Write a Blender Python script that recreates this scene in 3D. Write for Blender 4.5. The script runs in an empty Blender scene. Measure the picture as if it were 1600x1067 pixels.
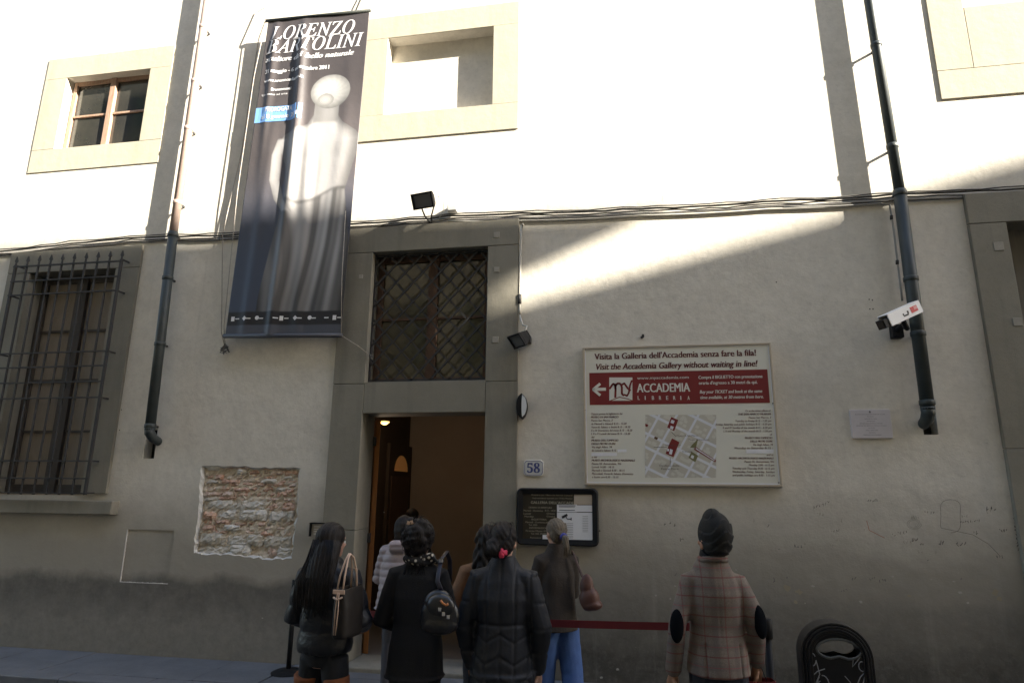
import bpy, bmesh, math, random
import numpy as np
from mathutils import Vector, Matrix
random.seed(7); np.random.seed(7)
sc = bpy.context.scene
col = sc.collection
# ---------------------------------------------------------------- camera
CAM_H = 1.78
CAM_D = 6.722
FPX = 1000.0
YAW, PIT, ROL = [math.radians(a) for a in (-10.066, 13.078, 0.603)]
c_f = Vector((math.sin(YAW)*math.cos(PIT), math.cos(YAW)*math.cos(PIT), math.sin(PIT)))
c_r0 = Vector((math.cos(YAW), -math.sin(YAW), 0)); c_u0 = c_r0.cross(c_f)
c_r = c_r0*math.cos(ROL) + c_u0*math.sin(ROL); c_u = -c_r0*math.sin(ROL) + c_u0*math.cos(ROL)
cam = bpy.data.cameras.new('camera'); cam_o = bpy.data.objects.new('camera', cam); col.objects.link(cam_o)
cam.sensor_width = 36.0; cam.lens = FPX*36.0/1600.0; cam.clip_start = .05; cam.clip_end = 500
m = Matrix.Identity(4)
for i in range(3):
    m[i][0] = c_r[i]; m[i][1] = c_u[i]; m[i][2] = -c_f[i]
m[0][3], m[1][3], m[2][3] = 0, -CAM_D, CAM_H
cam_o.matrix_world = m
sc.camera = cam_o
def W(px, py, y=0.0):
    """photo pixel -> point on the vertical plane at depth y (the wall is y = 0)"""
    d = c_f + c_r*((px-800)/FPX) - c_u*((py-533.5)/FPX)
    t = (CAM_D+y)/d.y
    return Vector((t*d.x, y, CAM_H+t*d.z))
# ---------------------------------------------------------------- sky, sun, exposure
SUN_T, SUN_E = math.radians(70.0), math.radians(26.0)
sun_dir = Vector((math.sin(SUN_T)*math.cos(SUN_E), -math.cos(SUN_T)*math.cos(SUN_E), math.sin(SUN_E)))
world = bpy.data.worlds.new('World'); sc.world = world; world.use_nodes = True
wn = world.node_tree; bg = wn.nodes['Background']
sky = wn.nodes.new('ShaderNodeTexSky'); sky.sky_type = 'NISHITA'; sky.sun_disc = False
sky.sun_elevation = SUN_E; sky.sun_rotation = math.atan2(sun_dir.x, sun_dir.y)
wn.links.new(sky.outputs[0], bg.inputs[0]); bg.inputs[1].default_value = .10
sun = bpy.data.lights.new('sun', 'SUN'); sun.energy = 4.6; sun.angle = math.radians(.53); sun.color = (1, .93, .80)
sun_o = bpy.data.objects.new('sun', sun); col.objects.link(sun_o)
sun_o.rotation_euler = sun_dir.to_track_quat('Z', 'Y').to_euler(); sun_o.location = (20, -15, 30)
sc.view_settings.view_transform = 'Standard'; sc.view_settings.look = 'None'; sc.view_settings.gamma = 1
sc.view_settings.exposure = 2.58
# ---------------------------------------------------------------- helpers
def tag(o, label=None, cat=None, group=None, kind=None):
    if label: o['label'] = label
    if cat: o['category'] = cat
    if group: o['group'] = group
    if kind: o['kind'] = kind
    return o
def empty(name, loc=(0, 0, 0), label=None, cat=None, group=None, rotz=0):
    o = bpy.data.objects.new(name, None); col.objects.link(o); o.location = loc; o.rotation_euler = (0, 0, rotz)
    o.empty_display_size = .1
    return tag(o, label, cat, group)
class MB:
    def __init__(s): s.v = []; s.f = []; s.mi = []
    def add(s, vs, fs, mi=0):
        b = len(s.v); s.v += [tuple(p) for p in vs]; s.f += [tuple(b+i for i in f) for f in fs]; s.mi += [mi]*len(fs); return s
    def box(s, x0, x1, y0, y1, z0, z1, mi=0, M=None):
        vs = [Vector((x, y, z)) for x in (x0, x1) for y in (y0, y1) for z in (z0, z1)]
        if M is not None: vs = [M @ p for p in vs]
        return s.add(vs, [(0,1,3,2),(4,6,7,5),(0,4,5,1),(2,3,7,6),(0,2,6,4),(1,5,7,3)], mi)
    def quadxz(s, pts, y, mi=0):
        return s.add([(p[0], y, p[1]) for p in pts], [tuple(range(len(pts)))], mi)
    def prism(s, pts, y0, y1, mi=0):
        """polygon in x,z extruded from y0 (front) to y1 (back); points counter-clockwise seen from -y"""
        n = len(pts); vs = [(p[0], y0, p[1]) for p in pts]+[(p[0], y1, p[1]) for p in pts]
        return s.add(vs, [tuple(range(n)), tuple(range(2*n-1, n-1, -1))]+[(i, n+i, n+(i+1) % n, (i+1) % n) for i in range(n)], mi)
    def tube(s, pts, rad, n=10, mi=0, flat=None, round_ends=False):
        pts = [Vector(p) for p in pts]; k = len(pts)
        if not hasattr(rad, '__len__'): rad = [rad]*k
        rad = list(rad)
        if round_ends:
            d0 = (pts[0]-pts[1]).normalized(); d1 = (pts[-1]-pts[-2]).normalized()
            a = [(pts[0]+d0*rad[0]*math.sin(t), rad[0]*math.cos(t)) for t in (1.35, .8, .4)]
            b = [(pts[-1]+d1*rad[-1]*math.sin(t), rad[-1]*math.cos(t)) for t in (.4, .8, 1.35)]
            pts = [q[0] for q in a]+pts+[q[0] for q in b]; rad = [q[1] for q in a]+rad+[q[1] for q in b]; k = len(pts)
        up = None; vs = []
        for i in range(k):
            t = (pts[min(i+1, k-1)]-pts[max(i-1, 0)]).normalized()
            if up is None:
                up = Vector((0, 0, 1)) if abs(t.z) < .9 else Vector((0, 1, 0))
            a = t.cross(up).normalized(); up = a.cross(t).normalized()
            for j in range(n):
                w = 2*math.pi*j/n; fx, fy = (1, 1) if flat is None else flat
                vs.append(pts[i]+a*(math.cos(w)*rad[i]*fx)+up*(math.sin(w)*rad[i]*fy))
        fs = [(i*n+j, i*n+(j+1) % n, (i+1)*n+(j+1) % n, (i+1)*n+j) for i in range(k-1) for j in range(n)]
        fs += [tuple(range(n-1, -1, -1)), tuple(range((k-1)*n, k*n))]
        return s.add(vs, fs, mi)
    def loft(s, rings, n=24, mi=0):
        """rings: (cx, cy, cz, rx, ry[, power]) horizontal super-ellipses from bottom to top"""
        vs = []
        for r in rings:
            cx, cy, cz, rx, ry = r[:5]; pw = r[5] if len(r) > 5 else 1.0
            for j in range(n):
                w = 2*math.pi*j/n; c, d = math.cos(w), math.sin(w)
                vs.append((cx+rx*math.copysign(abs(c)**pw, c), cy+ry*math.copysign(abs(d)**pw, d), cz))
        k = len(rings)
        fs = [(i*n+j, i*n+(j+1) % n, (i+1)*n+(j+1) % n, (i+1)*n+j) for i in range(k-1) for j in range(n)]
        fs += [tuple(range(n-1, -1, -1)), tuple(range((k-1)*n, k*n))]
        return s.add(vs, fs, mi)
    def ell(s, c, r, rot=None, nu=16, nv=10, mi=0):
        c = Vector(c); vs = []; R = rot if rot is not None else Matrix.Identity(3)
        for i in range(1, nv):
            p = math.pi*i/nv
            for j in range(nu):
                w = 2*math.pi*j/nu
                vs.append(c+R @ Vector((r[0]*math.sin(p)*math.cos(w), r[1]*math.sin(p)*math.sin(w), -r[2]*math.cos(p))))
        vs += [c+R @ Vector((0, 0, -r[2])), c+R @ Vector((0, 0, r[2]))]; a, b = len(vs)-2, len(vs)-1
        fs = [(i*nu+j, i*nu+(j+1) % nu, (i+1)*nu+(j+1) % nu, (i+1)*nu+j) for i in range(nv-2) for j in range(nu)]
        fs += [(a, (j+1) % nu, j) for j in range(nu)]+[(b, (nv-2)*nu+j, (nv-2)*nu+(j+1) % nu) for j in range(nu)]
        return s.add(vs, fs, mi)
    def mesh(s, name, mats=(), smooth=False):
        me = bpy.data.meshes.new(name); me.from_pydata(s.v, [], s.f)
        for m_ in (mats if isinstance(mats, (list, tuple)) else [mats]): me.materials.append(m_)
        if s.mi: me.polygons.foreach_set('material_index', s.mi)
        if smooth: me.polygons.foreach_set('use_smooth', [True]*len(me.polygons))
        me.update(); return me
    def build(s, name, mats, parent=None, smooth=False, bevel=0, seg=2):
        o = bpy.data.objects.new(name, s.mesh(name, mats, smooth)); col.objects.link(o)
        if parent: o.parent = parent
        if bevel:
            b = o.modifiers.new('bevel', 'BEVEL'); b.width = bevel; b.segments = seg; b.limit_method = 'ANGLE'; b.angle_limit = .7
        return o
class Parts:
    """pieces that become one object each"""
    def __init__(s): s.items = []
    def new(s): s.items.append(MB()); return s.items[-1]
    def add(s, *a): s.new().add(*a); return s
    def quadxz(s, *a): s.new().quadxz(*a); return s
    def tube(s, *a, **k): s.new().tube(*a, **k); return s
    def build(s, name, mats, root=None, local=False):
        out = []
        for q in s.items:
            if not q.v: continue
            o = q.build(name, mats); fix_normals(o.data)
            if root is not None:
                o.parent = root
                if not local: o.location = -Vector(root.location)
            out.append(o)
        return out
def fix_normals(me):
    bm = bmesh.new(); bm.from_mesh(me); bmesh.ops.recalc_face_normals(bm, faces=bm.faces); bm.to_mesh(me); bm.free()
# ---------------------------------------------------------------- materials
MATS = {}
def mat(name, rgb, rough=.7, metal=0., noise=None, bump=0., bscale=40., spec=.4, coat=0., stretch=None):
    """noise = (scale, strength, colour2): mottled with a second colour"""
    if name in MATS: return MATS[name]
    m_ = bpy.data.materials.new(name); m_.use_nodes = True; nt = m_.node_tree; b = nt.nodes['Principled BSDF']
    b.inputs['Base Color'].default_value = (*rgb, 1); b.inputs['Roughness'].default_value = rough; b.inputs['Metallic'].default_value = metal
    b.inputs['Specular IOR Level'].default_value = spec; b.inputs['Coat Weight'].default_value = coat
    if noise or bump:
        tc = nt.nodes.new('ShaderNodeTexCoord'); vec = tc.outputs['Object']
        if stretch:
            mp = nt.nodes.new('ShaderNodeMapping'); mp.inputs['Scale'].default_value = stretch; nt.links.new(vec, mp.inputs[0]); vec = mp.outputs[0]
    if noise:
        nz = nt.nodes.new('ShaderNodeTexNoise'); nz.inputs['Scale'].default_value = noise[0]; nz.inputs['Detail'].default_value = 8; nz.inputs['Roughness'].default_value = .65
        nt.links.new(vec, nz.inputs['Vector'])
        rp = nt.nodes.new('ShaderNodeMapRange'); rp.inputs[1].default_value = .35; rp.inputs[2].default_value = .68
        rp.inputs[3].default_value = 0; rp.inputs[4].default_value = noise[1]; nt.links.new(nz.outputs[0], rp.inputs[0])
        mx = nt.nodes.new('ShaderNodeMix'); mx.data_type = 'RGBA'; mx.inputs[6].default_value = (*rgb, 1); mx.inputs[7].default_value = (*noise[2], 1)
        nt.links.new(rp.outputs[0], mx.inputs[0]); nt.links.new(mx.outputs[2], b.inputs['Base Color'])
    if bump:
        n2 = nt.nodes.new('ShaderNodeTexNoise'); n2.inputs['Scale'].default_value = bscale; n2.inputs['Detail'].default_value = 6; nt.links.new(vec, n2.inputs['Vector'])
        bp = nt.nodes.new('ShaderNodeBump'); bp.inputs['Strength'].default_value = 1; bp.inputs['Distance'].default_value = bump
        nt.links.new(n2.outputs[0], bp.inputs['Height']); nt.links.new(bp.outputs[0], b.inputs['Normal'])
    MATS[name] = m_; return m_
def emis(name, rgb, s):
    m_ = bpy.data.materials.new(name); m_.use_nodes = True; b = m_.node_tree.nodes['Principled BSDF']
    b.inputs['Base Color'].default_value = (*rgb, 1); b.inputs['Emission Color'].default_value = (*rgb, 1); b.inputs['Emission Strength'].default_value = s
    return m_
class NT:
    """tiny node helper"""
    def __init__(s, name, rough=.85):
        s.m = bpy.data.materials.new(name); s.m.use_nodes = True; s.t = s.m.node_tree; s.b = s.t.nodes['Principled BSDF']
        s.b.inputs['Roughness'].default_value = rough; s.b.inputs['Specular IOR Level'].default_value = .25
        s.pos = s.t.nodes.new('ShaderNodeTexCoord').outputs['Object']
    def L(s, a, b): s.t.links.new(a, b)
    def val(s, x, sock):
        if hasattr(x, 'is_output'): s.L(x, sock)
        else: sock.default_value = x
    def noise(s, scale, detail=6, rough=.6, vec=None, stretch=None):
        v = vec or s.pos
        if stretch:
            mp = s.t.nodes.new('ShaderNodeMapping'); mp.inputs['Scale'].default_value = stretch; s.L(v, mp.inputs[0]); v = mp.outputs[0]
        n = s.t.nodes.new('ShaderNodeTexNoise'); n.inputs['Scale'].default_value = scale; n.inputs['Detail'].default_value = detail; n.inputs['Roughness'].default_value = rough
        s.L(v, n.inputs['Vector']); return n.outputs[0]
    def rng(s, x, a, b, c=0., d=1.):
        n = s.t.nodes.new('ShaderNodeMapRange'); s.val(x, n.inputs[0])
        for i, q in enumerate((a, b, c, d)): n.inputs[i+1].default_value = q
        return n.outputs[0]
    def math(s, op, a, b=0., c=0.):
        n = s.t.nodes.new('ShaderNodeMath'); n.operation = op
        for i, q in enumerate((a, b, c)): s.val(q, n.inputs[i])
        return n.outputs[0]
    def mix(s, f, a, b):
        n = s.t.nodes.new('ShaderNodeMix'); n.data_type = 'RGBA'; s.val(f, n.inputs[0])
        for q, k in ((a, 6), (b, 7)):
            if hasattr(q, 'is_output'): s.L(q, n.inputs[k])
            else: n.inputs[k].default_value = (*q, 1)
        return n.outputs[2]
    def sep(s):
        n = s.t.nodes.new('ShaderNodeSeparateXYZ'); s.L(s.pos, n.inputs[0]); return n.outputs
    def bump(s, h, dist, prev=None):
        n = s.t.nodes.new('ShaderNodeBump'); n.inputs['Distance'].default_value = dist; n.inputs['Strength'].default_value = 1
        s.L(h, n.inputs['Height'])
        if prev is not None: s.L(prev, n.inputs['Normal'])
        return n.outputs[0]
    def done(s, colr, nrm=None):
        s.L(colr, s.b.inputs['Base Color'])
        if nrm is not None: s.L(nrm, s.b.inputs['Normal'])
        return s.m
def plaster_mat():
    n = NT('lime plaster', .9); P = n.sep(); z = P[2]
    base = n.mix(n.rng(n.noise(.7, 5), .3, .7), (.63, .59, .515), (.70, .655, .575))
    base = n.mix(n.rng(n.noise(5, 8, .7), .45, .8, 0, .35), base, (.50, .48, .44))
    # grubby lower wall, with light falloff mixed into its darkening: ochre-grey touch band up to shoulder height, cement plinth with an uneven top edge
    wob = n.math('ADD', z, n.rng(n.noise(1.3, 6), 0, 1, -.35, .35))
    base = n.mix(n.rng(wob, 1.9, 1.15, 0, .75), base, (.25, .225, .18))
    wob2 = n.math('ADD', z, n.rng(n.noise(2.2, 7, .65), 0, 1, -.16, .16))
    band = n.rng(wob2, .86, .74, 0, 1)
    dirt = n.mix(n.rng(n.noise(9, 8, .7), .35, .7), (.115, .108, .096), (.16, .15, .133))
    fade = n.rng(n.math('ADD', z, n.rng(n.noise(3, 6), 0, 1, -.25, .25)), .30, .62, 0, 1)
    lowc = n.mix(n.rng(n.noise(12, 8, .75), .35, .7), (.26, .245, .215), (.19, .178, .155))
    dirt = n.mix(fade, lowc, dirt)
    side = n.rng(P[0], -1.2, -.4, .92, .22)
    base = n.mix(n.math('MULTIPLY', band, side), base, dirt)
    low = n.rng(n.math('ADD', z, n.rng(n.noise(1.7, 6), 0, 1, -.3, .3)), 1.25, .2, 0, .95)  # darkens towards the foot: dirt plus painted falloff of light
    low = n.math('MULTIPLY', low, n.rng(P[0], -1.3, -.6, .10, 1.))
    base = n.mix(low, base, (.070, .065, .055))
    base = n.mix(n.rng(n.noise(3.1, 9, .75), .42, .72, 0, .30), base, (.30, .275, .235))
    base = n.mix(n.rng(n.noise(17, 8, .75), .5, .75, 0, .30), base, (.30, .28, .245))
    # sparse vertical streaks and spots
    st = n.rng(n.noise(1, 6, .6, stretch=(7, 7, .35)), .60, .80, 0, .3)
    base = n.mix(st, base, (.36, .34, .30))
    sp = n.rng(n.noise(38, 3, .5), .71, .76, 0, .55)
    base = n.mix(sp, base, (.25, .23, .20))
    b1 = n.bump(n.noise(7, 5, .6), .006, n.bump(n.noise(1.1, 3), .012)); b2 = n.bump(n.noise(60, 6, .7), .0012, b1)
    return n.done(base, b2)
def stone_mat(name, a, b, dark, tool=.0012):
    n = NT(name, .88)
    base = n.mix(n.rng(n.noise(2.0, 7, .65), .3, .7), a, b)
    base = n.mix(n.rng(n.noise(1, 6, .6, stretch=(5, 5, .5)), .5, .78, 0, .6), base, dark)
    base = n.mix(n.rng(n.noise(90, 4), .5, .8, 0, .35), base, dark)
    h = n.noise(1, 5, .6, stretch=(160, 160, 22))
    return n.done(base, n.bump(h, tool, n.bump(n.noise(9, 5), .004)))
M_PLASTER = plaster_mat()
M_STONE = stone_mat('grey sandstone', (.212, .197, .16), (.262, .244, .20), (.135, .125, .103))
M_OCHRE = stone_mat('ochre painted stone', (.385, .355, .28), (.425, .395, .312), (.31, .28, .215), .0006)
M_WHITE = mat('chalk white plaster', (.64, .63, .60), .9, noise=(30, .6, (.48, .46, .42)), bump=.004, bscale=60)
M_IRON = mat('wrought iron', (.040, .040, .041), .65, .1, noise=(30, .5, (.065, .057, .05)), spec=.25, bump=.001, bscale=90)
M_WOOD = mat('brown window wood', (.115, .062, .036), .6, noise=(6, .7, (.07, .04, .025)), bump=.001, bscale=8, stretch=(8, 8, 1))
M_DOORWOOD = mat('varnished door wood', (.36, .15, .045), .4, noise=(5, .7, (.25, .095, .03)), stretch=(10, 10, 1), coat=.2)
M_PIPE = mat('painted drainpipe', (.032, .040, .041), .5, noise=(8, .6, (.05, .058, .058)), spec=.35)
M_PIPE_R = mat('faded copper drainpipe', (.42, .325, .285), .5, .1, noise=(6, .6, (.34, .25, .21)))
M_BLACK = mat('black plastic', (.012, .012, .013), .55, spec=.2)
M_CABLE = mat('dusty cable', (.06, .056, .05), .7, noise=(20, .6, (.16, .15, .13)))
M_COND = mat('painted conduit', (.50, .48, .43), .6, noise=(15, .5, (.38, .36, .32)))
M_PAPER = mat('white paper', (.72, .72, .74), .8)
M_GLASS = mat('dark window glass', (.028, .027, .024), .06, spec=.7, noise=(3, .6, (.055, .050, .038)))
# ================================================================ THE SETTING
def rect(*px, y=0.0):
    """four photo corners TL TR BR BL -> x0, x1, z0, z1 on the plane y"""
    a, b, c, d = [W(*p, y) for p in px]
    return (a.x+d.x)/2, (b.x+c.x)/2, (c.z+d.z)/2, (a.z+b.z)/2
ROAD_Z = -.10
WALK_Y = -.92
road = MB().box(-40, 60, -6.0, WALK_Y-.02, ROAD_Z-.3, ROAD_Z)
def paving_mat():
    n = NT('grey paving stone', .62)
    base = n.mix(n.rng(n.noise(3, 7, .65), .3, .7), (.11, .117, .13), (.16, .167, .18))
    base = n.mix(n.rng(n.noise(45, 5, .6), .5, .75, 0, .4), base, (.09, .092, .10))
    return n.done(base, n.bump(n.noise(70, 6, .7), .002, n.bump(n.noise(5, 4), .006)))
M_PAVE = paving_mat()
M_ROAD = mat('worn road paving', (.075, .073, .072), .8, noise=(4, .7, (.11, .105, .10)), bump=.004, bscale=60)
M_JOINT = mat('paving joint dirt', (.055, .052, .048), .95)
tag(road.build('road', M_ROAD), kind='structure')
walk = MB().box(-40, 60, WALK_Y, -.002, ROAD_Z-.3, -.012).build('pavement', M_JOINT); tag(walk, kind='structure')
far_walk = MB().box(-40, 60, -8.4, -6.0, ROAD_Z-.3, 0).build('far_pavement', M_PAVE); tag(far_walk, kind='structure')
rs = random.Random(3)
x = -10.5
while x < 6:                                    # flagstones, each its own slab
    w_ = rs.uniform(.55, .85); sk = rs.uniform(-.02, .02)
    ym = -.34+rs.uniform(-.05, .05)
    for (ya, yb) in ((-.008, ym+.006), (ym-.006, -.715)):
        s_ = rs.uniform(-.003, .003)
        MB().add([(x+.005, yb, s_-.05), (x+w_-.005, yb, s_-.05), (x+w_-.005+sk, ya, s_-.05), (x+.005+sk, ya, s_-.05),
                  (x+.005, yb, s_), (x+w_-.005, yb, s_), (x+w_-.005+sk, ya, s_+.004), (x+.005+sk, ya, s_+.004)],
                 [(0,1,5,4),(1,2,6,5),(2,3,7,6),(3,0,4,7),(4,5,6,7)]).build('flagstone', M_PAVE, walk, bevel=.004)
    x += w_
x = -10.3
while x < 6:
    w_ = rs.uniform(.8, 1.15)
    MB().box(x+.004, x+w_-.004, WALK_Y-.03, -.725, -.2, .002+rs.uniform(-.003, .003)).build('kerb_stone', M_PAVE, walk, bevel=.012)
    x += w_
# ---------------------------------------------------------------- the museum front
museum = empty('museum_building', (0, 0, 0), 'cream plastered museum front with grey stone door and window surrounds', 'building')
DL, DR, _, DT = rect((567, 646), (758, 644.7), (755.6, 820), (557.5, 820))
LX0, LX1, LZ0, LZ1 = rect((584, 395.4), (763, 387), (761, 595.5), (572.7, 596))      # lattice window opening
DL = (DL+LX0)/2; DR = (DR+LX1)/2; LX0, LX1 = DL+.005, DR-.005
SUL = (W(526.8, 528).x+W(510, 780).x)/2; SUR = W(812, 342).x; SUT = W(812, 343).z
OX0, OX1, OZ0, OZ1 = rect((44, 429), (182, 420), (131, 770), (-8, 770))            # grille window opening
OSR = (W(227, 381.5).x+W(168, 774).x)/2; OSL = OX0-(OSR-OX1); OST = W(110, 391).z
UX0, UX1, UZ0, UZ1 = rect((80, 96.5), (277.5, 69.7), (244.9, 253.9), (41.3, 272.8))  # upper window frame
UA0, UA1, UB0, UB1 = rect((108, 123), (237, 108), (218, 220), (83, 235))
CX1, CZ1 = W(811.6, 3.2).x, W(811.6, 3.2).z; CZ0 = W(811, 201.7).z
CA0, CA1, CB0, CB1 = rect((609, 60.5), (770.9, 42.4), (770, 163.5), (598, 181.6))
CX0 = CA0-(CX1-CA1)*1.05
RX0, RZ0 = (W(1444.5, 0).x+W(1470, 156).x)/2, W(1530, 152).z                           # upper right blind window
RJ = W(1512, 60).x; RJZ = W(1530, 107).z
PX0 = (W(1503, 305).x+W(1572, 740).x)/2; PXO = (W(1568.6, 349).x+W(1594, 500).x)/2; PZT = W(1504, 306).z; PZO = W(1585, 349).z
BX0, BX1, BZ0, BZ1 = W(300, 790).x, W(470, 790).x, W(380, 879).z, W(380, 722).z        # exposed masonry (bounding box)
HX0, HX1, HZ0, HZ1 = rect((198, 826), (272, 829), (263, 912), (188, 909))              # filled hatch
WALL_T, WALL_L, WALL_R = 13.5, -26., 26.
PLH = (W(226, 690).x, W(244, 690).x, W(235, 716).z, W(235, 670).z)                     # holes the pipes run into
PRH = (W(1441, 660).x, W(1464, 660).x, W(1452, 679).z, W(1452, 633).z)
holes = [(DL-.02, DR+.02, -1, DT+.02), (LX0-.02, LX1+.02, LZ0-.02, LZ1+.02), (OX0-.02, OX1+.02, OZ0-.02, OZ1+.02),
         (UA0, UA1, UB0, UB1), (CA0, CA1, CB0, CB1), (PXO+.02, PXO+1.5, -1, PZO+.02), (BX0, BX1, BZ0, BZ1), (HX0, HX1, HZ0, HZ1), PLH, PRH]
xs = sorted(set([WALL_L, WALL_R]+[h[0] for h in holes]+[h[1] for h in holes]))
zs = sorted(set([-.3, WALL_T]+[max(h[2], -.3) for h in holes]+[h[3] for h in holes]))
wall = MB()
for i in range(len(xs)-1):
    for j in range(len(zs)-1):
        mx, mz = (xs[i]+xs[i+1])/2, (zs[j]+zs[j+1])/2
        if any(h[0] < mx < h[1] and h[2] < mz < h[3] for h in holes): continue
        wall.quadxz([(xs[i], zs[j]), (xs[i+1], zs[j]), (xs[i+1], zs[j+1]), (xs[i], zs[j+1])], 0)
for h, d in ((holes[3], .16), (holes[4], .165), (holes[7], .014), (PLH, .14), (PRH, .14)):   # plastered reveals
    a0, a1, b0, b1 = h
    wall.add([(a0, 0, b0), (a1, 0, b0), (a1, 0, b1), (a0, 0, b1), (a0, d, b0), (a1, d, b0), (a1, d, b1), (a0, d, b1)],
             [(0, 4, 5, 1), (1, 5, 6, 2), (2, 6, 7, 3), (3, 7, 4, 0)])
a0, a1, b0, b1 = holes[4]; wall.quadxz([(a0, b0), (a1, b0), (a1, b1), (a0, b1)], .165)        # blind niche back
a0, a1, b0, b1 = holes[7]; wall.quadxz([(a0, b0), (a1, b0), (a1, b1), (a0, b1)], .014)
wall.box(WALL_L, WALL_R, .42, 12, WALL_T-.02, WALL_T+.3); wall.box(WALL_L, WALL_R, -.9, .42, WALL_T, WALL_T+.28)   # roof slab and eaves
wall.box(WALL_L, WALL_L+.3, .42, 12, -.3, WALL_T-.03); wall.box(WALL_R-.3, WALL_R, .42, 12, -.3, WALL_T-.03); wall.box(WALL_L, WALL_R, 12, 12.3, -.3, WALL_T-.03)
wall_o = wall.build('wall', M_PLASTER, museum)
mk = mat('painted hollow shade', (.02, .018, .016), .9)  # near-black colour stands for the shade deep inside the holes
for h in (PLH, PRH):
    MB().quadxz([(h[0], h[2]), (h[1], h[2]), (h[1], h[3]), (h[0], h[3])], .14).build('pipe_recess', mk, museum)
def blocks(name, rects, y0, y1, material, parent=museum, bevel=.006, gap=.002):
    o = empty(name); o.parent = parent
    for (a, b, c, d) in rects:
        MB().box(a+gap, b-gap, y0+random.uniform(-.002, .002), y1, c+gap, d-gap).build('stone_block', material, o, bevel=bevel)
    return o
zm1, zm2 = LZ0, DT
blocks('door_surround', [(SUL, SUR, LZ1, SUT), (SUL, LX0, LZ0-.02, LZ1), (LX1, SUR, LZ0-.02, LZ1), (SUL, DL, 1.35, LZ0-.02), (SUL, DL, -.05, 1.35),
                         (DR, SUR, 1.05, LZ0-.02), (DR, SUR, -.05, 1.05), (DL, DR, DT, LZ0)], -.035, .34, M_STONE)
blocks('window_surround', [(OSL, OSR, OZ1, OST), (OSL, OX0, OZ0, OZ1), (OX1, OSR, OZ0, OZ1)], -.035, .30, M_STONE)
sx0, sx1 = OSL-.06, W(177, 780, -.10).x
blocks('window_sill', [(sx0, sx1, W(90, 803, -.10).z, W(90, 781, -.10).z)], -.11, .30, M_STONE, bevel=.012)
blocks('portal_surround', [(PX0, PX0+2.4, PZO, PZT), (PX0, PXO, 2.2, PZO), (PX0, PXO, -.05, 2.2), (PXO+1.5, PXO+2.1, -.05, PZO)], -.05, .30, M_STONE)
blocks('frame_surround', [(UX0, UX1, UB1, UZ1), (UX0, UX1, UZ0, UB0), (UX0, UA0, UB0, UB1), (UA1, UX1, UB0, UB1)], -.014, .0, M_OCHRE, bevel=.003, gap=.001)
blocks('frame_surround', [(CX0, CX1, CB1, CZ1), (CX0, CX1, CZ0, CB0), (CX0, CA0, CB0, CB1), (CA1, CX1, CB0, CB1)], -.014, .0, M_OCHRE, bevel=.003, gap=.001)
blocks('frame_surround', [(RX0, RX0+1.9, RZ0, RJZ), (RX0, RJ, RJZ, RJZ+1.6), (RJ, RX0+1.5, RJZ, RJZ+.75)], -.016, .0, M_OCHRE, bevel=.004, gap=.002)
# small square stone repairs and iron stubs on the surrounds
for (px, py, s_) in ((777, 369, .07), (777, 423, .06), (775, 532, .07), (1556, 388, .09), (1585, 505, .08), (566, 434, .05)):
    p = W(px, py); MB().box(p.x-s_/2, p.x+s_/2, -.041 if px < 1400 else -.056, -.02, p.z-s_/2, p.z+s_/2).build('stone_plug', mat('repair mortar', (.33, .31, .265), .9, noise=(20, .6, (.24, .22, .19))), museum, bevel=.004)
# right-hand portal: plain dark boarded door set back
MB().box(PXO, PXO+1.5, .2, .24, -.05, PZO).build('boarded_door', mat('grey boarded door', (.16, .145, .12), .8, noise=(3, .6, (.11, .10, .085)), stretch=(12, 1, 1)), museum)
# ---------------------------------------------------------------- exposed rubble patch
rub = empty('exposed_masonry'); rub.parent = museum
patch = [W(*p) for p in ((314, 729), (345, 727), (392, 729), (430, 731), (469, 731), (466, 770), (464, 812), (459, 850), (455, 873),
                         (425, 874), (390, 870), (350, 866), (318, 867), (303, 863), (304, 840), (310, 800), (312, 760))]
jag = []
rp = random.Random(5)
for i in range(len(patch)):
    a, b = patch[i], patch[(i+1) % len(patch)]
    for k in range(5):
        q = a.lerp(b, k/5); jag.append((q.x+rp.uniform(-.010, .010), q.z+rp.uniform(-.010, .010)))
jag = jag[::-1]                                     # counter-clockwise seen from the street
n_ = len(jag); cxp = sum(p[0] for p in jag)/n_; czp = sum(p[1] for p in jag)/n_
def to_box(p):                                      # radial projection of a rim point onto the wall's rectangular hole
    dx, dz = p[0]-cxp, p[1]-czp
    t = min(((BX1 if dx > 0 else BX0)-cxp)/dx if abs(dx) > 1e-6 else 9e9, ((BZ1 if dz > 0 else BZ0)-czp)/dz if abs(dz) > 1e-6 else 9e9)
    return (cxp+dx*t, czp+dz*t)
ring_out = [to_box(p) for p in jag]
crn = [(BX0, BZ0), (BX1, BZ0), (BX1, BZ1), (BX0, BZ1)]
rim = MB()
for i in range(n_):
    j = (i+1) % n_; poly = [jag[i], ring_out[i]]
    a, b = ring_out[i], ring_out[j]
    if abs(a[0]-b[0]) > 1e-5 and abs(a[1]-b[1]) > 1e-5:
        poly.append(min(crn, key=lambda c: (c[0]-a[0])**2+(c[1]-a[1])**2+(c[0]-b[0])**2+(c[1]-b[1])**2))
    poly += [ring_out[j], jag[j]]
    rim.quadxz(poly[::-1], 0)
o = rim.build('plaster_margin', M_PLASTER, rub); fix_normals(o.data)
lip = MB(); inner = [(p[0]+(cxp-p[0])*.035+rp.uniform(-.012, .012), p[1]+(czp-p[1])*.035+rp.uniform(-.012, .012)) for p in jag]
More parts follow.
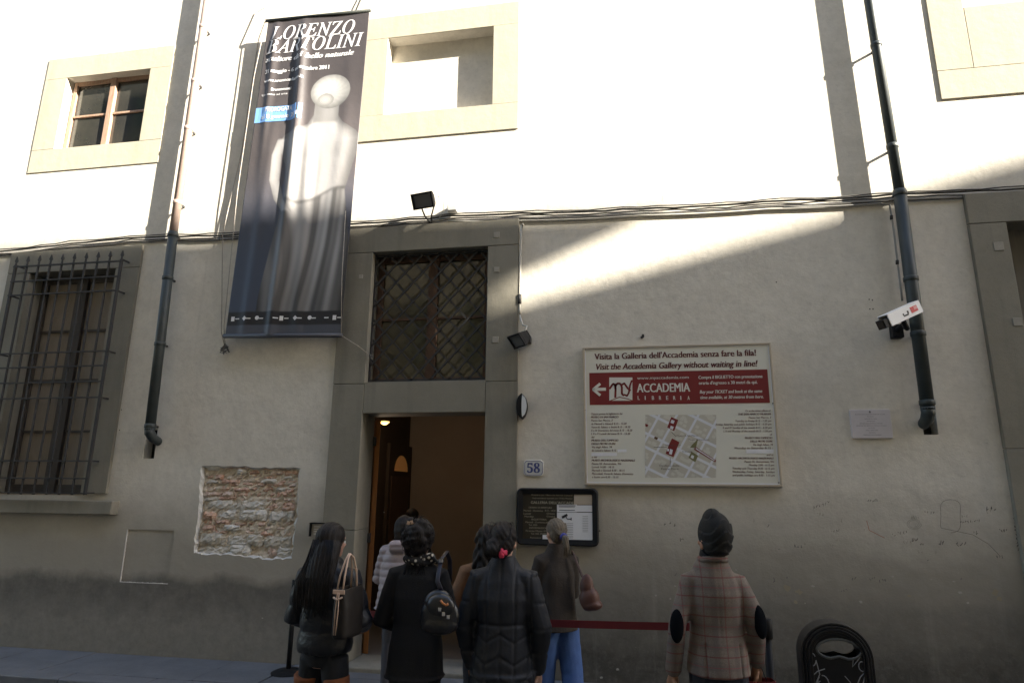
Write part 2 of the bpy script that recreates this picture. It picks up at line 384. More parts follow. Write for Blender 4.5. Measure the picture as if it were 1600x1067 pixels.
lip.add([(p[0], 0, p[1]) for p in jag]+[(p[0], .028+rp.uniform(-.01, .01), p[1]) for p in inner]+[(p[0], .10, p[1]) for p in inner],
        [(i, (i+1) % n_, n_+(i+1) % n_, n_+i) for i in range(n_)]+[(n_+i, n_+(i+1) % n_, 2*n_+(i+1) % n_, 2*n_+i) for i in range(n_)])
lip.build('broken_plaster_edge', M_WHITE, rub)
M_MORTAR = mat('crumbling mortar', (.62, .55, .45), .95, noise=(14, .8, (.50, .40, .29)), bump=.012, bscale=35)
gx, gz = 44, 40; g = MB(); vs = []
for j in range(gz+1):
    for i in range(gx+1):
        vs.append((BX0-.02+(BX1-BX0+.04)*i/gx, .044+rp.uniform(-.016, .016), BZ0-.02+(BZ1-BZ0+.04)*j/gz))
g.add(vs, [(j*(gx+1)+i, j*(gx+1)+i+1, (j+1)*(gx+1)+i+1, (j+1)*(gx+1)+i) for j in range(gz) for i in range(gx)])
g.build('mortar_bed', M_MORTAR, rub)
M_BR = [mat('old brick a', (.50, .27, .18), .95, noise=(25, .9, (.68, .56, .46)), bump=.012, bscale=45),
        mat('old brick b', (.64, .49, .40), .95, noise=(22, .8, (.42, .20, .12)), bump=.012, bscale=45),
        mat('old brick c', (.68, .58, .50), .95, noise=(18, .8, (.46, .26, .17)), bump=.012, bscale=45)]
M_RUB = [mat('rubble stone a', (.55, .52, .46), .95, noise=(14, .7, (.42, .36, .28)), bump=.012, bscale=22),
         mat('rubble stone b', (.64, .62, .58), .95, noise=(14, .7, (.50, .45, .38)), bump=.014, bscale=20)]
def lump(cx, cz, w, h, dep, rnd):
    """a rough broken block, face towards the street"""
    nx, nz = max(3, int(w/.03)), max(2, int(h/.02)); vs = []; fs = []
    for j in range(nz+1):
        for i in range(nx+1):
            u, v = i/nx*2-1, j/nz*2-1
            edge = max(abs(u), abs(v)); e = .030*max(0, edge-.45)/.55
            vs.append((cx+u*w/2*(1-.06*abs(v))+rnd.uniform(-.006, .006), dep+e*.7+rnd.uniform(-.011, .011), cz+v*h/2*(1-.05*abs(u))+rnd.uniform(-.008, .008)))
    for j in range(nz):
        for i in range(nx): fs.append((j*(nx+1)+i, j*(nx+1)+i+1, (j+1)*(nx+1)+i+1, (j+1)*(nx+1)+i))
    per = [i for i in range(nx+1)]+[(j+1)*(nx+1)-1 for j in range(1, nz+1)]+[nz*(nx+1)+i for i in range(nx-1, -1, -1)]+[j*(nx+1) for j in range(nz-1, 0, -1)]
    b0 = len(vs); vs += [(vs[i][0], .095, vs[i][2]) for i in per]; k = len(per)
    fs += [(per[i], b0+i, b0+(i+1) % k, per[(i+1) % k]) for i in range(k)]
    return MB().add(vs, fs)
zrow = BZ0+.06; row = 0
while zrow < BZ1-.05:
    stone_row = row in (0, 5, 6) or (row == 1)
    hgt = rp.uniform(.085, .12) if stone_row else rp.uniform(.042, .058)
    t = (zrow+hgt/2-BZ0)/(BZ1-BZ0)
    xl = W(305, 860).x*(1-t)+W(316, 730).x*t+.03; xr = W(453, 870).x*(1-t)+W(466, 735).x*t-.02
    x = xl
    while x < xr-.04:
        big = stone_row and rp.random() < .65
        w_ = min(rp.uniform(.2, .42) if big else rp.uniform(.09, .25), xr-x)
        hh = hgt if (big or not stone_row) else hgt*.8
        if rp.random() < .93:
            if big or rp.random() < .18: lump(x+w_/2, zrow+hgt/2+rp.uniform(-.012, .012), w_-.002, hh+.006, rp.uniform(.006, .035), rp).build('stone', rp.choice(M_RUB), rub)
            else: lump(x+w_/2, zrow+hgt/2+rp.uniform(-.010, .010), w_-.004, hh+.002, rp.uniform(.012, .045), rp).build('brick', rp.choice(M_BR+[M_BR[2], M_BR[1]]), rub)
        x += w_
    zrow += hgt; row += 1
# filled hatch: pale chipped line down its left side and along its foot
hl = MB()
for i in range(40):
    z0 = HZ0+(HZ1-HZ0)*i/40; w_ = random.uniform(.003, .008)
    hl.box(HX0-.002, HX0+w_, -.002, .0135, z0, z0+(HZ1-HZ0)/40)
for i in range(36):
    x0 = HX0+(HX1-HX0)*.97*i/36; w_ = random.uniform(.002, .007)
    hl.box(x0+.012, x0+.012+(HX1-HX0)*.97/36, -.002, .0135, HZ0-.002, HZ0+w_)
hl.build('chipped_edge', mat('chipped edge plaster', (.52, .50, .47), .9), museum)
# ---------------------------------------------------------------- wooden window behind the lattice
def casement(name, x0, x1, z0, z1, y, rows, pane_mat, st=.07, wood=M_WOOD, rails=None):
    o = empty(name); o.parent = museum; xm = (x0+x1)/2
    MB().box(x0, x0+st, y, y+.06, z0, z1).build('stile', wood, o, bevel=.004); MB().box(x1-st, x1, y, y+.06, z0, z1).build('stile', wood, o, bevel=.004)
    MB().box(xm-st*.8, xm+st*.8, y-.015, y+.055, z0+.001, z1-.001).build('mullion', wood, o, bevel=.006)
    MB().box(x0+st, x1-st, y+.004, y+.058, z1-st, z1-.001).build('top_rail', wood, o); MB().box(x0+st, x1-st, y+.004, y+.058, z0+.001, z0+st).build('bottom_rail', wood, o)
    za, zb = z0+st, z1-st
    for sx in ((x0+st, xm-st*.8), (xm+st*.8, x1-st)):
        for r in range(rows):
            p0, p1 = za+(zb-za)*r/rows, za+(zb-za)*(r+1)/rows
            if r: MB().box(sx[0], sx[1], y+.008, y+.045, p0-.014, p0+.014).build('glazing_bar', wood, o)
            tl = random.uniform(-.004, .004)
            MB().add([(sx[0], y+.03+tl, p0), (sx[1], y+.03, p0), (sx[1], y+.03-tl, p1), (sx[0], y+.03, p1)], [(0, 1, 2, 3)]).build('pane', pane_mat, o)
    return o
M_GLASS2 = mat('yellowish window glass', (.115, .10, .06), .08, spec=.7, noise=(2, .7, (.06, .052, .034)))  # pane colour mottled between dull yellow and brown
M_PANEL = mat('shutter board', (.24, .20, .155), .65, noise=(5, .6, (.17, .135, .10)), stretch=(8, 8, 1))
casement('lattice_casement', LX0, LX1, LZ0, LZ1, .17, 2, M_GLASS2, .075)
casement('grille_casement', OX0, OX1, OZ0, OZ1, .17, 4, M_PANEL, .10, mat('dark window wood', (.05, .04, .033), .6))
casement('upper_casement', UA0+.02, UA1, UB0, UB1, .10, 2, M_GLASS, .055, mat('weathered window wood', (.30, .17, .11), .6, noise=(6, .7, (.42, .33, .25)), stretch=(8, 8, 1)))
# ---------------------------------------------------------------- lattice grille
lat = empty('lattice_grille'); lat.parent = museum
y_l = .06
for a, b, c, d in ((LX0+.001, LX0+.02, LZ0+.001, LZ1-.001), (LX1-.02, LX1-.001, LZ0+.001, LZ1-.001), (LX0+.02, LX1-.02, LZ0+.012, LZ0+.04), (LX0+.02, LX1-.02, LZ1-.03, LZ1-.008)):
    MB().box(a, b, y_l-.012, y_l+.012, c, d).build('rail', M_IRON, lat)
sp_, slope = .218, 1.08
for sgn in (1, -1):
    k = -30
    while k < 40:
        # line: z = LZ0 + sgn*slope*(x - xk)
        xk = LX0+.05+k*sp_; k += 1; pts = []
        for x in (LX0+.01, LX1-.01):
            z = LZ0+sgn*slope*(x-xk)
            if LZ0+.02 <= z <= LZ1-.02: pts.append((x, z))
        for z in (LZ0+.02, LZ1-.02):
            x = xk+sgn*(z-LZ0)/slope
            if LX0+.01 < x < LX1-.01: pts.append((x, z))
        if len(pts) < 2: continue
        p, q = sorted(pts)[0], sorted(pts)[-1]
        if math.hypot(p[0]-q[0], p[1]-q[1]) < .08: continue
        yy = y_l-.006 if sgn > 0 else y_l+.008
        dx, dz = q[0]-p[0], q[1]-p[1]; l_ = math.hypot(dx, dz); nx, nz = -dz/l_*.011, dx/l_*.011
        MB().prism([(p[0]-nx, p[1]-nz), (q[0]-nx, q[1]-nz), (q[0]+nx, q[1]+nz), (p[0]+nx, p[1]+nz)], yy-.006, yy+.006).build('bar', M_IRON, lat)
# ---------------------------------------------------------------- spear-topped window cage
cage = empty('window_cage'); cage.parent = museum
yc = -.16
Z3 = lambda x, y: W(x/2.32, 360+y/2.32, yc)
cx0, cx1 = Z3(65, 135).x, Z3(440, 112).x
cx0 = min(cx0, OX0-.09)
cz1, cz0 = Z3(250, 124).z, Z3(180, 957).z
MB()
def bar(x0, x1, z0, z1, r=.011, y=yc):
    return MB().box(x0, x1, y-r, y+r, z0, z1)
for i in range(10):
    x = cx0+(cx1-cx0)*i/9; r = .014 if i in (0, 9) else .009
    b = MB().box(x-r, x+r, yc-r, yc+r, cz0, cz1+.03)
    zt = cz1+.03                                   # leaf-shaped spear head
    prof = [(0, .0), (.012, .012), (.006, .03), (.024, .055), (.013, .085), (0, .118)]
    ring = [(x+px_, zt+pz) for px_, pz in prof]+[(x-px_, zt+pz) for px_, pz in prof[-2:0:-1]]
    b.prism(ring, yc-.006, yc+.006)
    b.build('bar', M_IRON, cage)
for zy in (124, 178, 228, 442, 494, 550, 607, 835, 898, 952):
    z = Z3(220, zy).z; MB().box(cx0-.02, cx1+.025, yc-.017, yc+.003, z-.008, z+.008).build('cross_bar', M_IRON, cage)
for x in (cx0, cx1):
    for zy in (118, 228, 442, 607, 835, 950):
        z = Z3(220, zy).z; MB().box(x-.008, x+.008, yc+.01, -.02, z-.009, z+.009).build('return_bar', M_IRON, cage)
# ---------------------------------------------------------------- entrance hall behind the door
M_HALL = mat('hall plaster', (.36, .30, .235), .85, noise=(2, .5, (.30, .25, .195)))
M_HALLD = mat('dark hall panelling', (.075, .05, .032), .7, noise=(4, .6, (.05, .035, .022)))
hall = empty('entrance_hall'); hall.parent = museum
hx0, hx1, hy1, hz1 = DL-.62, DR+2.2, 3.4, 2.95
MB().box(hx0, hx1, .345, hy1, -.02, .05).build('hall_floor', mat('hall stone floor', (.16, .14, .12), .4), hall)
MB().box(hx0, hx1, .345, hy1, hz1, hz1+.05).build('hall_ceiling', M_HALL, hall)
MB().box(hx0-.06, hx0, .345, hy1, .0, hz1).build('hall_side_wall', M_HALLD, hall); MB().box(hx1, hx1+.06, .345, hy1, 0, hz1).build('hall_side_wall', M_HALL, hall)
MB().box(hx0, hx1, hy1, hy1+.06, 0, hz1).build('hall_end_wall', M_HALL, hall)
MB().box(hx0-.1, DL-.005, .335, .345, 0, hz1).box(DR+.005, hx1+.1, .335, .345, 0, hz1).build('hall_front_wall', M_HALL, hall)
q = W(640, 728, 2.75); fzz = 1.95                        # inner door with a lit fanlight at the end of the panelled wall
q2 = c_f+c_r*((665-800)/FPX)-c_u*((740-533.5)/FPX); fyc = q2.y*hx0/q2.x-CAM_D; fzz = CAM_H+q2.z*hx0/q2.x; fy0, fy1 = min(fyc-.4, hy1-.9), min(fyc+.4, hy1-.1)
MB().box(hx0+.002, hx0+.05, fy0-.1, fy1+.1, .05, fzz+.4).build('inner_door_frame', M_HALLD, hall)
MB().box(hx0+.05, hx0+.06, fy0, fy1, .06, fzz-.08).build('inner_door', M_WOOD, hall)
fan = [((fy0+fy1)/2-.30*math.cos(a), fzz+.24*math.sin(a)) for a in np.linspace(0, math.pi, 14)]
fo = MB().add([(hx0+.056, a, b) for a, b in fan], [tuple(range(len(fan)))]).build('lit_fanlight', emis('lit fanlight', (1., .45, .13), .009), hall)
door = empty('door'); door.parent = museum
lf = MB().add([(x, y, z) for z in (.06, DT-.03) for x, y in ((DL+.012, .345), (DL+.078, .33), (DL-.42, 1.33), (DL-.48, 1.30))], [(3, 2, 1, 0), (4, 5, 6, 7), (0, 1, 5, 4), (1, 2, 6, 5), (2, 3, 7, 6), (3, 0, 4, 7)]).build('door_leaf', M_DOORWOOD, door, bevel=.006)
for z in (DT-.28, .9+.35): MB().box(DL+.002, DL+.03, .31, .343, z-.05, z+.05).build('hinge', M_IRON, door)
MB().box(DL, DR, -.18, .36, -.05, .055).build('door_step', M_STONE, museum, bevel=.012)
MB().box(DL-.30, DR+.12, -.36, -.02, -.04, .012).build('threshold_slab', M_PAVE, museum, bevel=.01)
# ---------------------------------------------------------------- houses across the street: their roofline shades the lower wall
OPP = -8.4
def to_opp(p): k = -OPP/-sun_dir.y; return Vector((p.x+sun_dir.x*k, OPP, p.z+sun_dir.z*k))
M_OPP = mat('opposite house plaster', (.50, .44, .33), .9, noise=(1.5, .6, (.42, .36, .26)), bump=.004, bscale=30)
M_ROOF = mat('terracotta roof', (.33, .15, .08), .9, noise=(10, .6, (.24, .11, .06)))
zc = W(500, 357).z
pA = to_opp(Vector((W(772, 400).x, 0, zc))); pT = to_opp(Vector((W(1047, 345).x, 0, zc))); pAl = to_opp(W(772, 447))
pB0 = to_opp(W(772, 485)); pB1 = to_opp(W(1302, 336)); pB2 = to_opp(W(1600, 245))
ha = empty('opposite_house', (0, OPP, 0), 'ochre house with shuttered windows across the street, behind the camera', 'building')
hb = empty('opposite_house', (pA.x, OPP, 0), 'ochre house with sloping roof line across the street, right of the camera', 'building')
def under(o, ob): o.parent = ob; o.location = -ob.location; return o
wall_a = MB().box(-26, pA.x, -20, OPP, -.4, pA.z-.25)
under(wall_a.build('wall', M_OPP), ha)
under(MB().box(-26.4, pA.x, -20, OPP, pA.z-.25, pA.z).build('roof', M_ROOF), ha)
under(MB().prism([(pA.x, pAl.z), (pT.x, pT.z-.01), (pT.x, pT.z), (pA.x, pA.z)], OPP-.10, OPP).build('streak_wedge', M_ROOF), ha)  # thin unseen wedge added so its shade bounds the sun streak
s2 = (pB2.z-pB1.z)/(pB2.x-pB1.x)
profB = [(pA.x+.01, -.4), (46, -.4), (46, pB2.z+s2*6), (pB2.x+6, pB2.z+s2*6), (pB2.x, pB2.z), (pB1.x, pB1.z), (pA.x+.01, pB0.z)]
ob_ = MB().prism(profB, OPP, -20).build('wall', M_OPP); fix_normals(ob_.data); under(ob_, hb)
def opp_windows(ob, xa, xb, zr):
    x = xa
    while x < xb:
        for z in zr:
            under(MB().box(x, x+1.0, OPP-.02, OPP+.03, z, z+1.7).build('window', M_GLASS), ob)
            for s_ in (-.55, 1.05): under(MB().box(x+s_, x+s_+.5, OPP+.002, OPP+.05, z, z+1.7).build('shutter', mat('green shutter', (.05, .09, .06), .6)), ob)
        x += 3.1
opp_windows(ha, -22, 12, (1.2, 4.9, 8.4, 11.8)); opp_windows(hb, 17, 42, (1.2, 4.9, 8.4, 11.8))
# ================================================================ THINGS ON THE WALL
def text_polys(body, cache={}):
    """text -> (verts Nx2, faces) in em units, left-aligned at 0, baseline 0"""
    if body in cache: return cache[body]
    c = bpy.data.curves.new('lettering', 'FONT'); c.body = body; c.resolution_u = 3
    o = bpy.data.objects.new('lettering', c); col.objects.link(o); bpy.context.view_layer.update()
    me = bpy.data.meshes.new_from_object(o.evaluated_get(bpy.context.evaluated_depsgraph_get()))
    v = np.array([p.co[:2] for p in me.vertices]) if len(me.vertices) else np.zeros((0, 2)); f = [tuple(p.vertices) for p in me.polygons]
    bpy.data.objects.remove(o); bpy.data.curves.remove(c); bpy.data.meshes.remove(me)
    cache[body] = (v, f); return v, f
def put_text(mb, body, x0, x1, zb0, zb1, h, shear=0., mi=0, y=0., bold=0., align='fit', surf=None):
    """letters between x0 and x1 with the baseline from zb0 to zb1, capital height h"""
    v, f = text_polys(body)
    if not len(v): return
    if isinstance(mb, Parts): mb = mb.new()
    a, b = v[:, 0].min(), v[:, 0].max(); kz = h/.70
    kx = (x1-x0)/(b-a) if align == 'fit' else kz*.8
    for io_, off in enumerate([0] if not bold else [-bold, 0, bold]):
        xx = (v[:, 0]-a)*kx; zz = v[:, 1]*kz
        if align == 'r': xx = xx-(b-a)*kx+(x1-x0)
        if align == 'c': xx = xx+((x1-x0)-(b-a)*kx)/2
        base = zb0+(zb1-zb0)*xx/max(x1-x0, 1e-6)
        X = x0+xx+shear*zz+off; Z = base+zz
        if surf: pts = [tuple(Vector(surf(p, q))-Vector((0, .0006*io_, 0))) for p, q in zip(X, Z)]
        else: pts = [(p, y-.00022*io_, q) for p, q in zip(X, Z)]
        mb.add(pts, f, mi)
def ital(s): return ''.join(chr(0x1D434+ord(c)-65) if 'A' <= c <= 'Z' else ('\u210E' if c == 'h' else chr(0x1D44E+ord(c)-97) if 'a' <= c <= 'z' else c) for c in s)
def bserif(s): return ''.join(chr(0x1D400+ord(c)-65) if 'A' <= c <= 'Z' else chr(0x1D41A+ord(c)-97) if 'a' <= c <= 'z' else chr(0x1D7CE+ord(c)-48) if c.isdigit() else c for c in s)
# ---------------------------------------------------------------- exhibition banner
YB = -.15
bTL, bTR, bBR, bBL = W(419, 34, YB), W(577.5, 18.2, YB), W(533, 524, YB), W(351, 525, YB)
def ban_xz(u, v):
    a = bTL.lerp(bTR, u); b = bBL.lerp(bBR, u); p = a.lerp(b, v); return p
def ban_y(u, v):
    y = .010*math.sin(2*math.pi*(1.6*u+.15*v)+.6)*(.4+.6*v)
    c1 = .375+.05*v+.03*math.sin(4*v)
    amp = .055*min(1, v/.12+.05)*(1-.45*max(0, v-.6)/.4)
    y -= amp*math.exp(-((u-c1)/.042)**2)
    y -= .042*min(1, v/.1+.1)*max(0, 1-v*1.6)*math.exp(-((u-.10-.04*v)/.038)**2)
    y -= .016*min(1, max(0, v-.25)/.2)*math.exp(-((u-.20+.03*v)/.05)**2)
    y -= .020*max(0, min(1, (v-.3)/.2))*math.exp(-((u-.56-.12*(v-.5))/.05)**2)
    y -= .012*math.exp(-((u-.82-.05*math.sin(5*v))/.06)**2)*(1-abs(2*v-1))
    return y
def smooth(a, b, x): t = np.clip((x-a)/(b-a), 0, 1); return t*t*(3-2*t)
def ban_col(u, v):
    """printed picture: studio backdrop with a generic pale draped figure as a stand-in (u, v arrays)"""
    A = lambda *c: np.array(c)[None, :]
    def over(c, m_, rgb): return c*(1-m_[:, None])+rgb*m_[:, None]
    t = smooth(.45, .85, v)[:, None]
    c = A(.062, .054, .055)*(1-t)+A(.058, .072, .108)*t
    c = c*(1+.9*smooth(.2, .45, v)*smooth(.75, .5, v)*smooth(0, .5, u))[:, None]
    K = [.335, .365, .395, .42, .50, .58, .66, .74, .84, .90, .93]
    prL = np.interp(v, K, [.57, .52, .32, .27, .36, .40, .35, .31, .27, .25, .25]); prR = np.interp(v, K, [.78, .84, .97, 1.03, .97, .92, .96, 1.0, 1.03, 1.04, 1.04])
    body = smooth(prL-.006, prL+.006, u)*smooth(prR+.006, prR-.006, u)*smooth(.335, .339, v)*smooth(.935, .931, v)
    s_ = (u-(prL+prR)/2)/np.maximum((prR-prL)/2, .01)
    tone = .40*(1-.62*smooth(.45, 1.02, np.abs(s_)))*(1-.22*np.exp(-(s_/.07)**2)*smooth(.40, .50, v))
    tone = tone*(1-.16*np.exp(-((np.abs(s_)-.42)/.16)**2-((v-.455)/.03)**2))*(1+.14*np.exp(-((s_-.45)/.2)**2))
    dr = smooth(.585, .60, v+.02*np.sin(u*9))                      # cloth wrapped round the hips and falling in folds
    ph = s_*9+2.2*np.sin(v*7+s_*2)+6*(v-.6)*s_
    fo = .5+.5*np.sin(ph)+.25*np.sin(2.3*ph+3*v)
    tone = tone*(1-dr)+dr*(.13+.27*np.clip(fo, 0, 1.2))*(1-.5*smooth(.5, 1.0, np.abs(s_)))*(1-.45*smooth(.72, .93, v))
    rim = np.exp(-((v+.02*np.sin(u*9)-.592)/.006)**2); tone = tone*(1-.45*rim)
    c = over(c, body, np.stack([tone, tone*.965, tone*.96], 1))
    ax_ = np.interp(v, [.40, .46, .54, .60, .64], [.305, .262, .268, .33, .42]); aw = smooth(.050, .040, np.abs(u-ax_))*smooth(.405, .415, v)*smooth(.645, .635, v)
    ta = .36*(1-.5*((u-ax_)/.05)**2)*(1-.3*smooth(.5, .64, v)); c = over(c, aw, np.stack([ta, ta*.965, ta*.96], 1))
    nk = smooth(.118, .110, np.abs(u-.68))*smooth(.29, .295, v)*smooth(.37, .355, v); tn = .28*(1-.35*smooth(.02, .12, np.abs(u-.70))); c = over(c, nk, np.stack([tn, tn*.97, tn*.96], 1))
    hd = ((u-.70)/.185)**2+((v-.262)/.056)**2; an = np.arctan2((v-.262)/.056, (u-.70)/.185)
    t2 = .42*(1-.5*smooth(.25, 1.1, hd))*(1-.22*smooth(.25, .31, v))*(1+.035*np.sin(an*17+9*np.sqrt(hd)))
    c = over(c, smooth(1.03, .97, hd), np.stack([t2, t2*.98, t2*.95], 1))
    k2 = ((u-.66)/.075)**2+((v-.288)/.020)**2; t3 = .38*(1-.45*k2)*(1+.1*np.sin(30*np.sqrt(k2))); c = over(c, smooth(1.04, .94, k2), np.stack([t3, t3*.98, t3*.95], 1))
    c = over(c, smooth(.929, .935, v), A(.022, .021, .024)); c = over(c, smooth(.968, .972, v), A(.075, .08, .10))
    return np.clip(c, 0, 1)
NU, NV = 190, 540
banner = empty('exhibition_banner', tuple(bBL.lerp(bBR, .5)), 'tall printed fabric banner roped to the wall left of the door', 'banner')
def under0(o, root): o.parent = root; o.location = -Vector(root.location); return o
mb = MB(); vs = []; cols = []
for j in range(NV+1):
    for i in range(NU+1):
        u, v = i/NU, j/NV; p = ban_xz(u, v); vs.append((p.x, YB+ban_y(u, v), p.z)); cols.append((u, v))
mb.add(vs, [(j*(NU+1)+i, (j+1)*(NU+1)+i, (j+1)*(NU+1)+i+1, j*(NU+1)+i+1) for j in range(NV) for i in range(NU)])
nt = NT('printed banner fabric', .5); nt.b.inputs['Specular IOR Level'].default_value = .35
at = nt.t.nodes.new('ShaderNodeAttribute'); at.attribute_name = 'print'
M_BAN = nt.done(at.outputs['Color'], nt.bump(nt.noise(6, 5), .004))
cl = mb.build('printed_cloth', M_BAN, smooth=True)
ca = cl.data.color_attributes.new('print', 'FLOAT_COLOR', 'POINT'); ca.data.foreach_set('color', np.concatenate([ban_col(*np.array(cols).T), np.ones((len(cols), 1))], 1).astype(np.float32).ravel())
sol = cl.modifiers.new('cloth', 'SOLIDIFY'); sol.thickness = .0015
under0(cl, banner)
WB, HB = (bTR-bTL).length, (bBL-bTL).length
def bsurf(X, Z):                      # X across in banner widths, Z = minus the drop in banner heights
    u, v = X, -Z; p = ban_xz(u, v); return (p.x, YB+ban_y(u, v)-.0035, p.z)
tx = Parts(); bx = MB()
put_text(tx, ital('LORENZO'), .055, .87, -.070, -.070, .046, surf=bsurf, bold=.003)
put_text(tx, ital('BARTOLINI'), .03, .965, -.118, -.118, .046, surf=bsurf, bold=.003)
put_text(tx, ital('scultore del bello naturale'), .035, .885, -.146, -.146, .017, surf=bsurf, bold=.0035)
put_text(tx, '31 maggio - 6 novembre 2011', .045, .66, -.186, -.186, .0135, surf=bsurf, bold=.003)
put_text(tx, 'www.unannoadarte.it', .045, .44, -.217, -.217, .011, surf=bsurf, bold=.002)
put_text(tx, 'firenzemusei', .13, .32, -.247, -.247, .010, surf=bsurf, bold=.002)
put_text(tx, 'Un anno ad arte', .04, .29, -.262, -.262, .007, surf=bsurf)
put_text(tx, 'PROROGATA', .10, .36, -.317, -.317, .0145, surf=lambda X, Z: tuple(Vector(bsurf(X, Z))+Vector((0, -.003, 0))), bold=.002)
put_text(tx, 'al 8 gennaio 2012', .07, .46, -.340, -.340, .0135, surf=lambda X, Z: tuple(Vector(bsurf(X, Z))+Vector((0, -.003, 0))), bold=.002)
for k in range(16):                   # blue strip follows the folds
    u0, u1 = -.0+.46*k/16, .46*(k+1)/16
    bx.add([bsurf(u0, -.300), bsurf(u0, -.350), bsurf(u1, -.350), bsurf(u1, -.300)], [(0, 1, 2, 3)])
lx = .06
for k, (s_, w_) in enumerate((('sponsor', .0),)): pass
for k, u in enumerate((.055, .16, .27, .40, .485, .60, .72, .83, .94)):     # row of small sponsor marks along the foot
    kind = k % 4; h_ = .008
    if kind == 0: tx.add([bsurf(u-.02, -.958), bsurf(u-.02, -.945), bsurf(u+.01, -.945), bsurf(u+.01, -.958)], [(0, 3, 2, 1)])
    if kind == 1: tx.add([bsurf(u-.02, -.951), bsurf(u, -.944), bsurf(u+.02, -.951), bsurf(u, -.958)], [(0, 1, 2, 3)])
    if kind == 2:
        ng = 10; o_ = [bsurf(u+.018*math.cos(a), -.95+.006*math.sin(a)) for a in np.linspace(0, 6.283, ng+1)[:-1]]; tx.add(o_, [tuple(range(ng))])
    tx.add([bsurf(u+.018, -.953), bsurf(u+.018, -.950), bsurf(u+.055, -.950), bsurf(u+.055, -.953)], [(0, 3, 2, 1)])
M_BWHITE = mat('white banner ink', (.74, .73, .74), .6)
tx.build('white_lettering', M_BWHITE, banner)
b_o = bx.build('blue_strip', mat('blue banner ink', (.16, .33, .66), .6)); under0(b_o, banner)
d1, d2 = (bTR-bTL).normalized(), (bBR-bBL).normalized()
under0(MB().tube([bTL-d1*.03+Vector((0, 0, .01)), bTR+d1*.01+Vector((0, 0, .01))], .020, 12).build('top_pole', mat('black banner sleeve', (.022, .026, .022), .6), smooth=True), banner)
under0(MB().tube([bBL-d2*.01, bBR+d2*.01], .026, 12).build('bottom_pole', mat('grey banner sleeve', (.075, .08, .10), .5), smooth=True), banner)
M_ROPE = mat('thin rope', (.42, .38, .33), .8, noise=(60, .7, (.25, .22, .19)))
hook = W(412, 14, 0)
def rope(pts, r=.006, name='rope'): under0(MB().tube(pts, r, 6).build(name, M_ROPE, smooth=True), banner)
rope([bTL-d1*.03+Vector((0, -.015, .02)), hook+Vector((.0, -.05, 0)), hook+Vector((0, 0, .005))])
rope([bTL-d1*.04+Vector((0, -.01, .0)), W(404, 62, -.03), W(377, 240, -.05), W(348, 365, -.05), W(346, 520, -.06), W(351, 540, -.02)])
rope([bTL-d1*.035, W(397, 120, -.12), W(371, 300, -.12), W(350, 510, -.12), W(352, 541, -.02)], .005)
rope([bTR+Vector((-.03, -.01, .02)), W(575, 2, -.08), W(580, -40, 0)]); rope([bTR+Vector((-.05, -.01, .02)), W(568, 2, -.08), W(578, -40, 0)])
rope([bBR+Vector((0, 0, 0)), W(560, 541, -.12), W(578, 555, -.03)], .005); rope([bBR+d2*.01+Vector((0, -.02, 0)), W(534, 440, YB-.03), W(540, 330, YB-.03)], .004)
kn = MB()
rk = random.Random(2)
for k in range(9):                    # frayed knots where the ropes are tied off
    a = W(352, 541, -.03); kn.tube([a+Vector((rk.uniform(-.03, .03), rk.uniform(-.03, 0), rk.uniform(-.02, .03))), a+Vector((rk.uniform(-.05, .07), -.03+rk.uniform(-.03, .02), rk.uniform(-.09, .0))), a+Vector((rk.uniform(-.02, .08), -.03, rk.uniform(-.12, -.03)))], [.011, .008, .004], 6)
for k in range(4):
    a = W(579, 556, -.035); kn.tube([a+Vector((rk.uniform(-.02, .02), 0, rk.uniform(-.02, .02))), a+Vector((rk.uniform(-.03, .03), -.02, rk.uniform(-.04, .02)))], [.012, .007], 6)
under0(kn.build('rope_knot', mat('dark frayed rope', (.13, .125, .12), .9)), banner)
# ---------------------------------------------------------------- drainpipes
def pipe(name, label, top, mid, bot, r_up, r_lo, m_up, m_lo, yp, joints_up, joints_lo, end):
    root = empty(name, (W(*bot, yp).x, yp, W(*bot, yp).z), label, 'drainpipe', 'drainpipes on the museum front')
    a, b, c = W(*top, yp), W(*mid, yp), W(*bot, yp)
    ext = a+(a-b)*1.4
    under0(MB().tube([b, a, ext], r_up, 20).build('upper_pipe', m_up, smooth=True), root)
    lo = MB().tube([c, b+Vector((0, 0, .02))], r_lo, 20); under0(lo.build('lower_pipe', m_lo, smooth=True), root)
    e = MB().tube([c+Vector((0, 0, .03)), c+Vector((0, .005, -.03)), c+Vector((end*.5, .05, -.085)), c+Vector((end, .13, -.12)), c+Vector((end, .24, -.13))], [r_lo*1.04, r_lo*1.0, r_lo*.92, r_lo*.85, r_lo*.85], 16)
    under0(e.build('outlet_elbow', m_lo, smooth=True), root)
    for s_, p, q, r, mm in [(t, b, a, r_up, m_up) for t in joints_up]+[(t, c, b, r_lo, m_lo) for t in joints_lo]:
        d = (q-p).normalized(); z = p.lerp(q, s_)
        under0(MB().tube([z-d*.025, z-d*.02, z+d*.02, z+d*.025], [r*1.02, r*1.13, r*1.13, r*1.02], 20).build('collar', mm, smooth=True), root)
        under0(MB().box(z.x-.008, z.x+.008, yp, .02, z.z-.012, z.z+.012).build('bracket', M_IRON), root)
    return root
pipe('drainpipe', 'dark drainpipe with faded copper upper length left of the banner', (325, -4), (270.5, 365), (234, 672), .050, .056, M_PIPE_R, M_PIPE, -.13, (.12, .42, .62, .86), (.02, .42, .76, .99), .03)
pipe('drainpipe', 'dark grey-green drainpipe running down beside the surveillance camera', (1357, -3), (1405.5, 300), (1450, 640), .050, .060, M_PIPE, M_PIPE, -.13, (.22, .74), (.03, .33, .58, .99), 0)
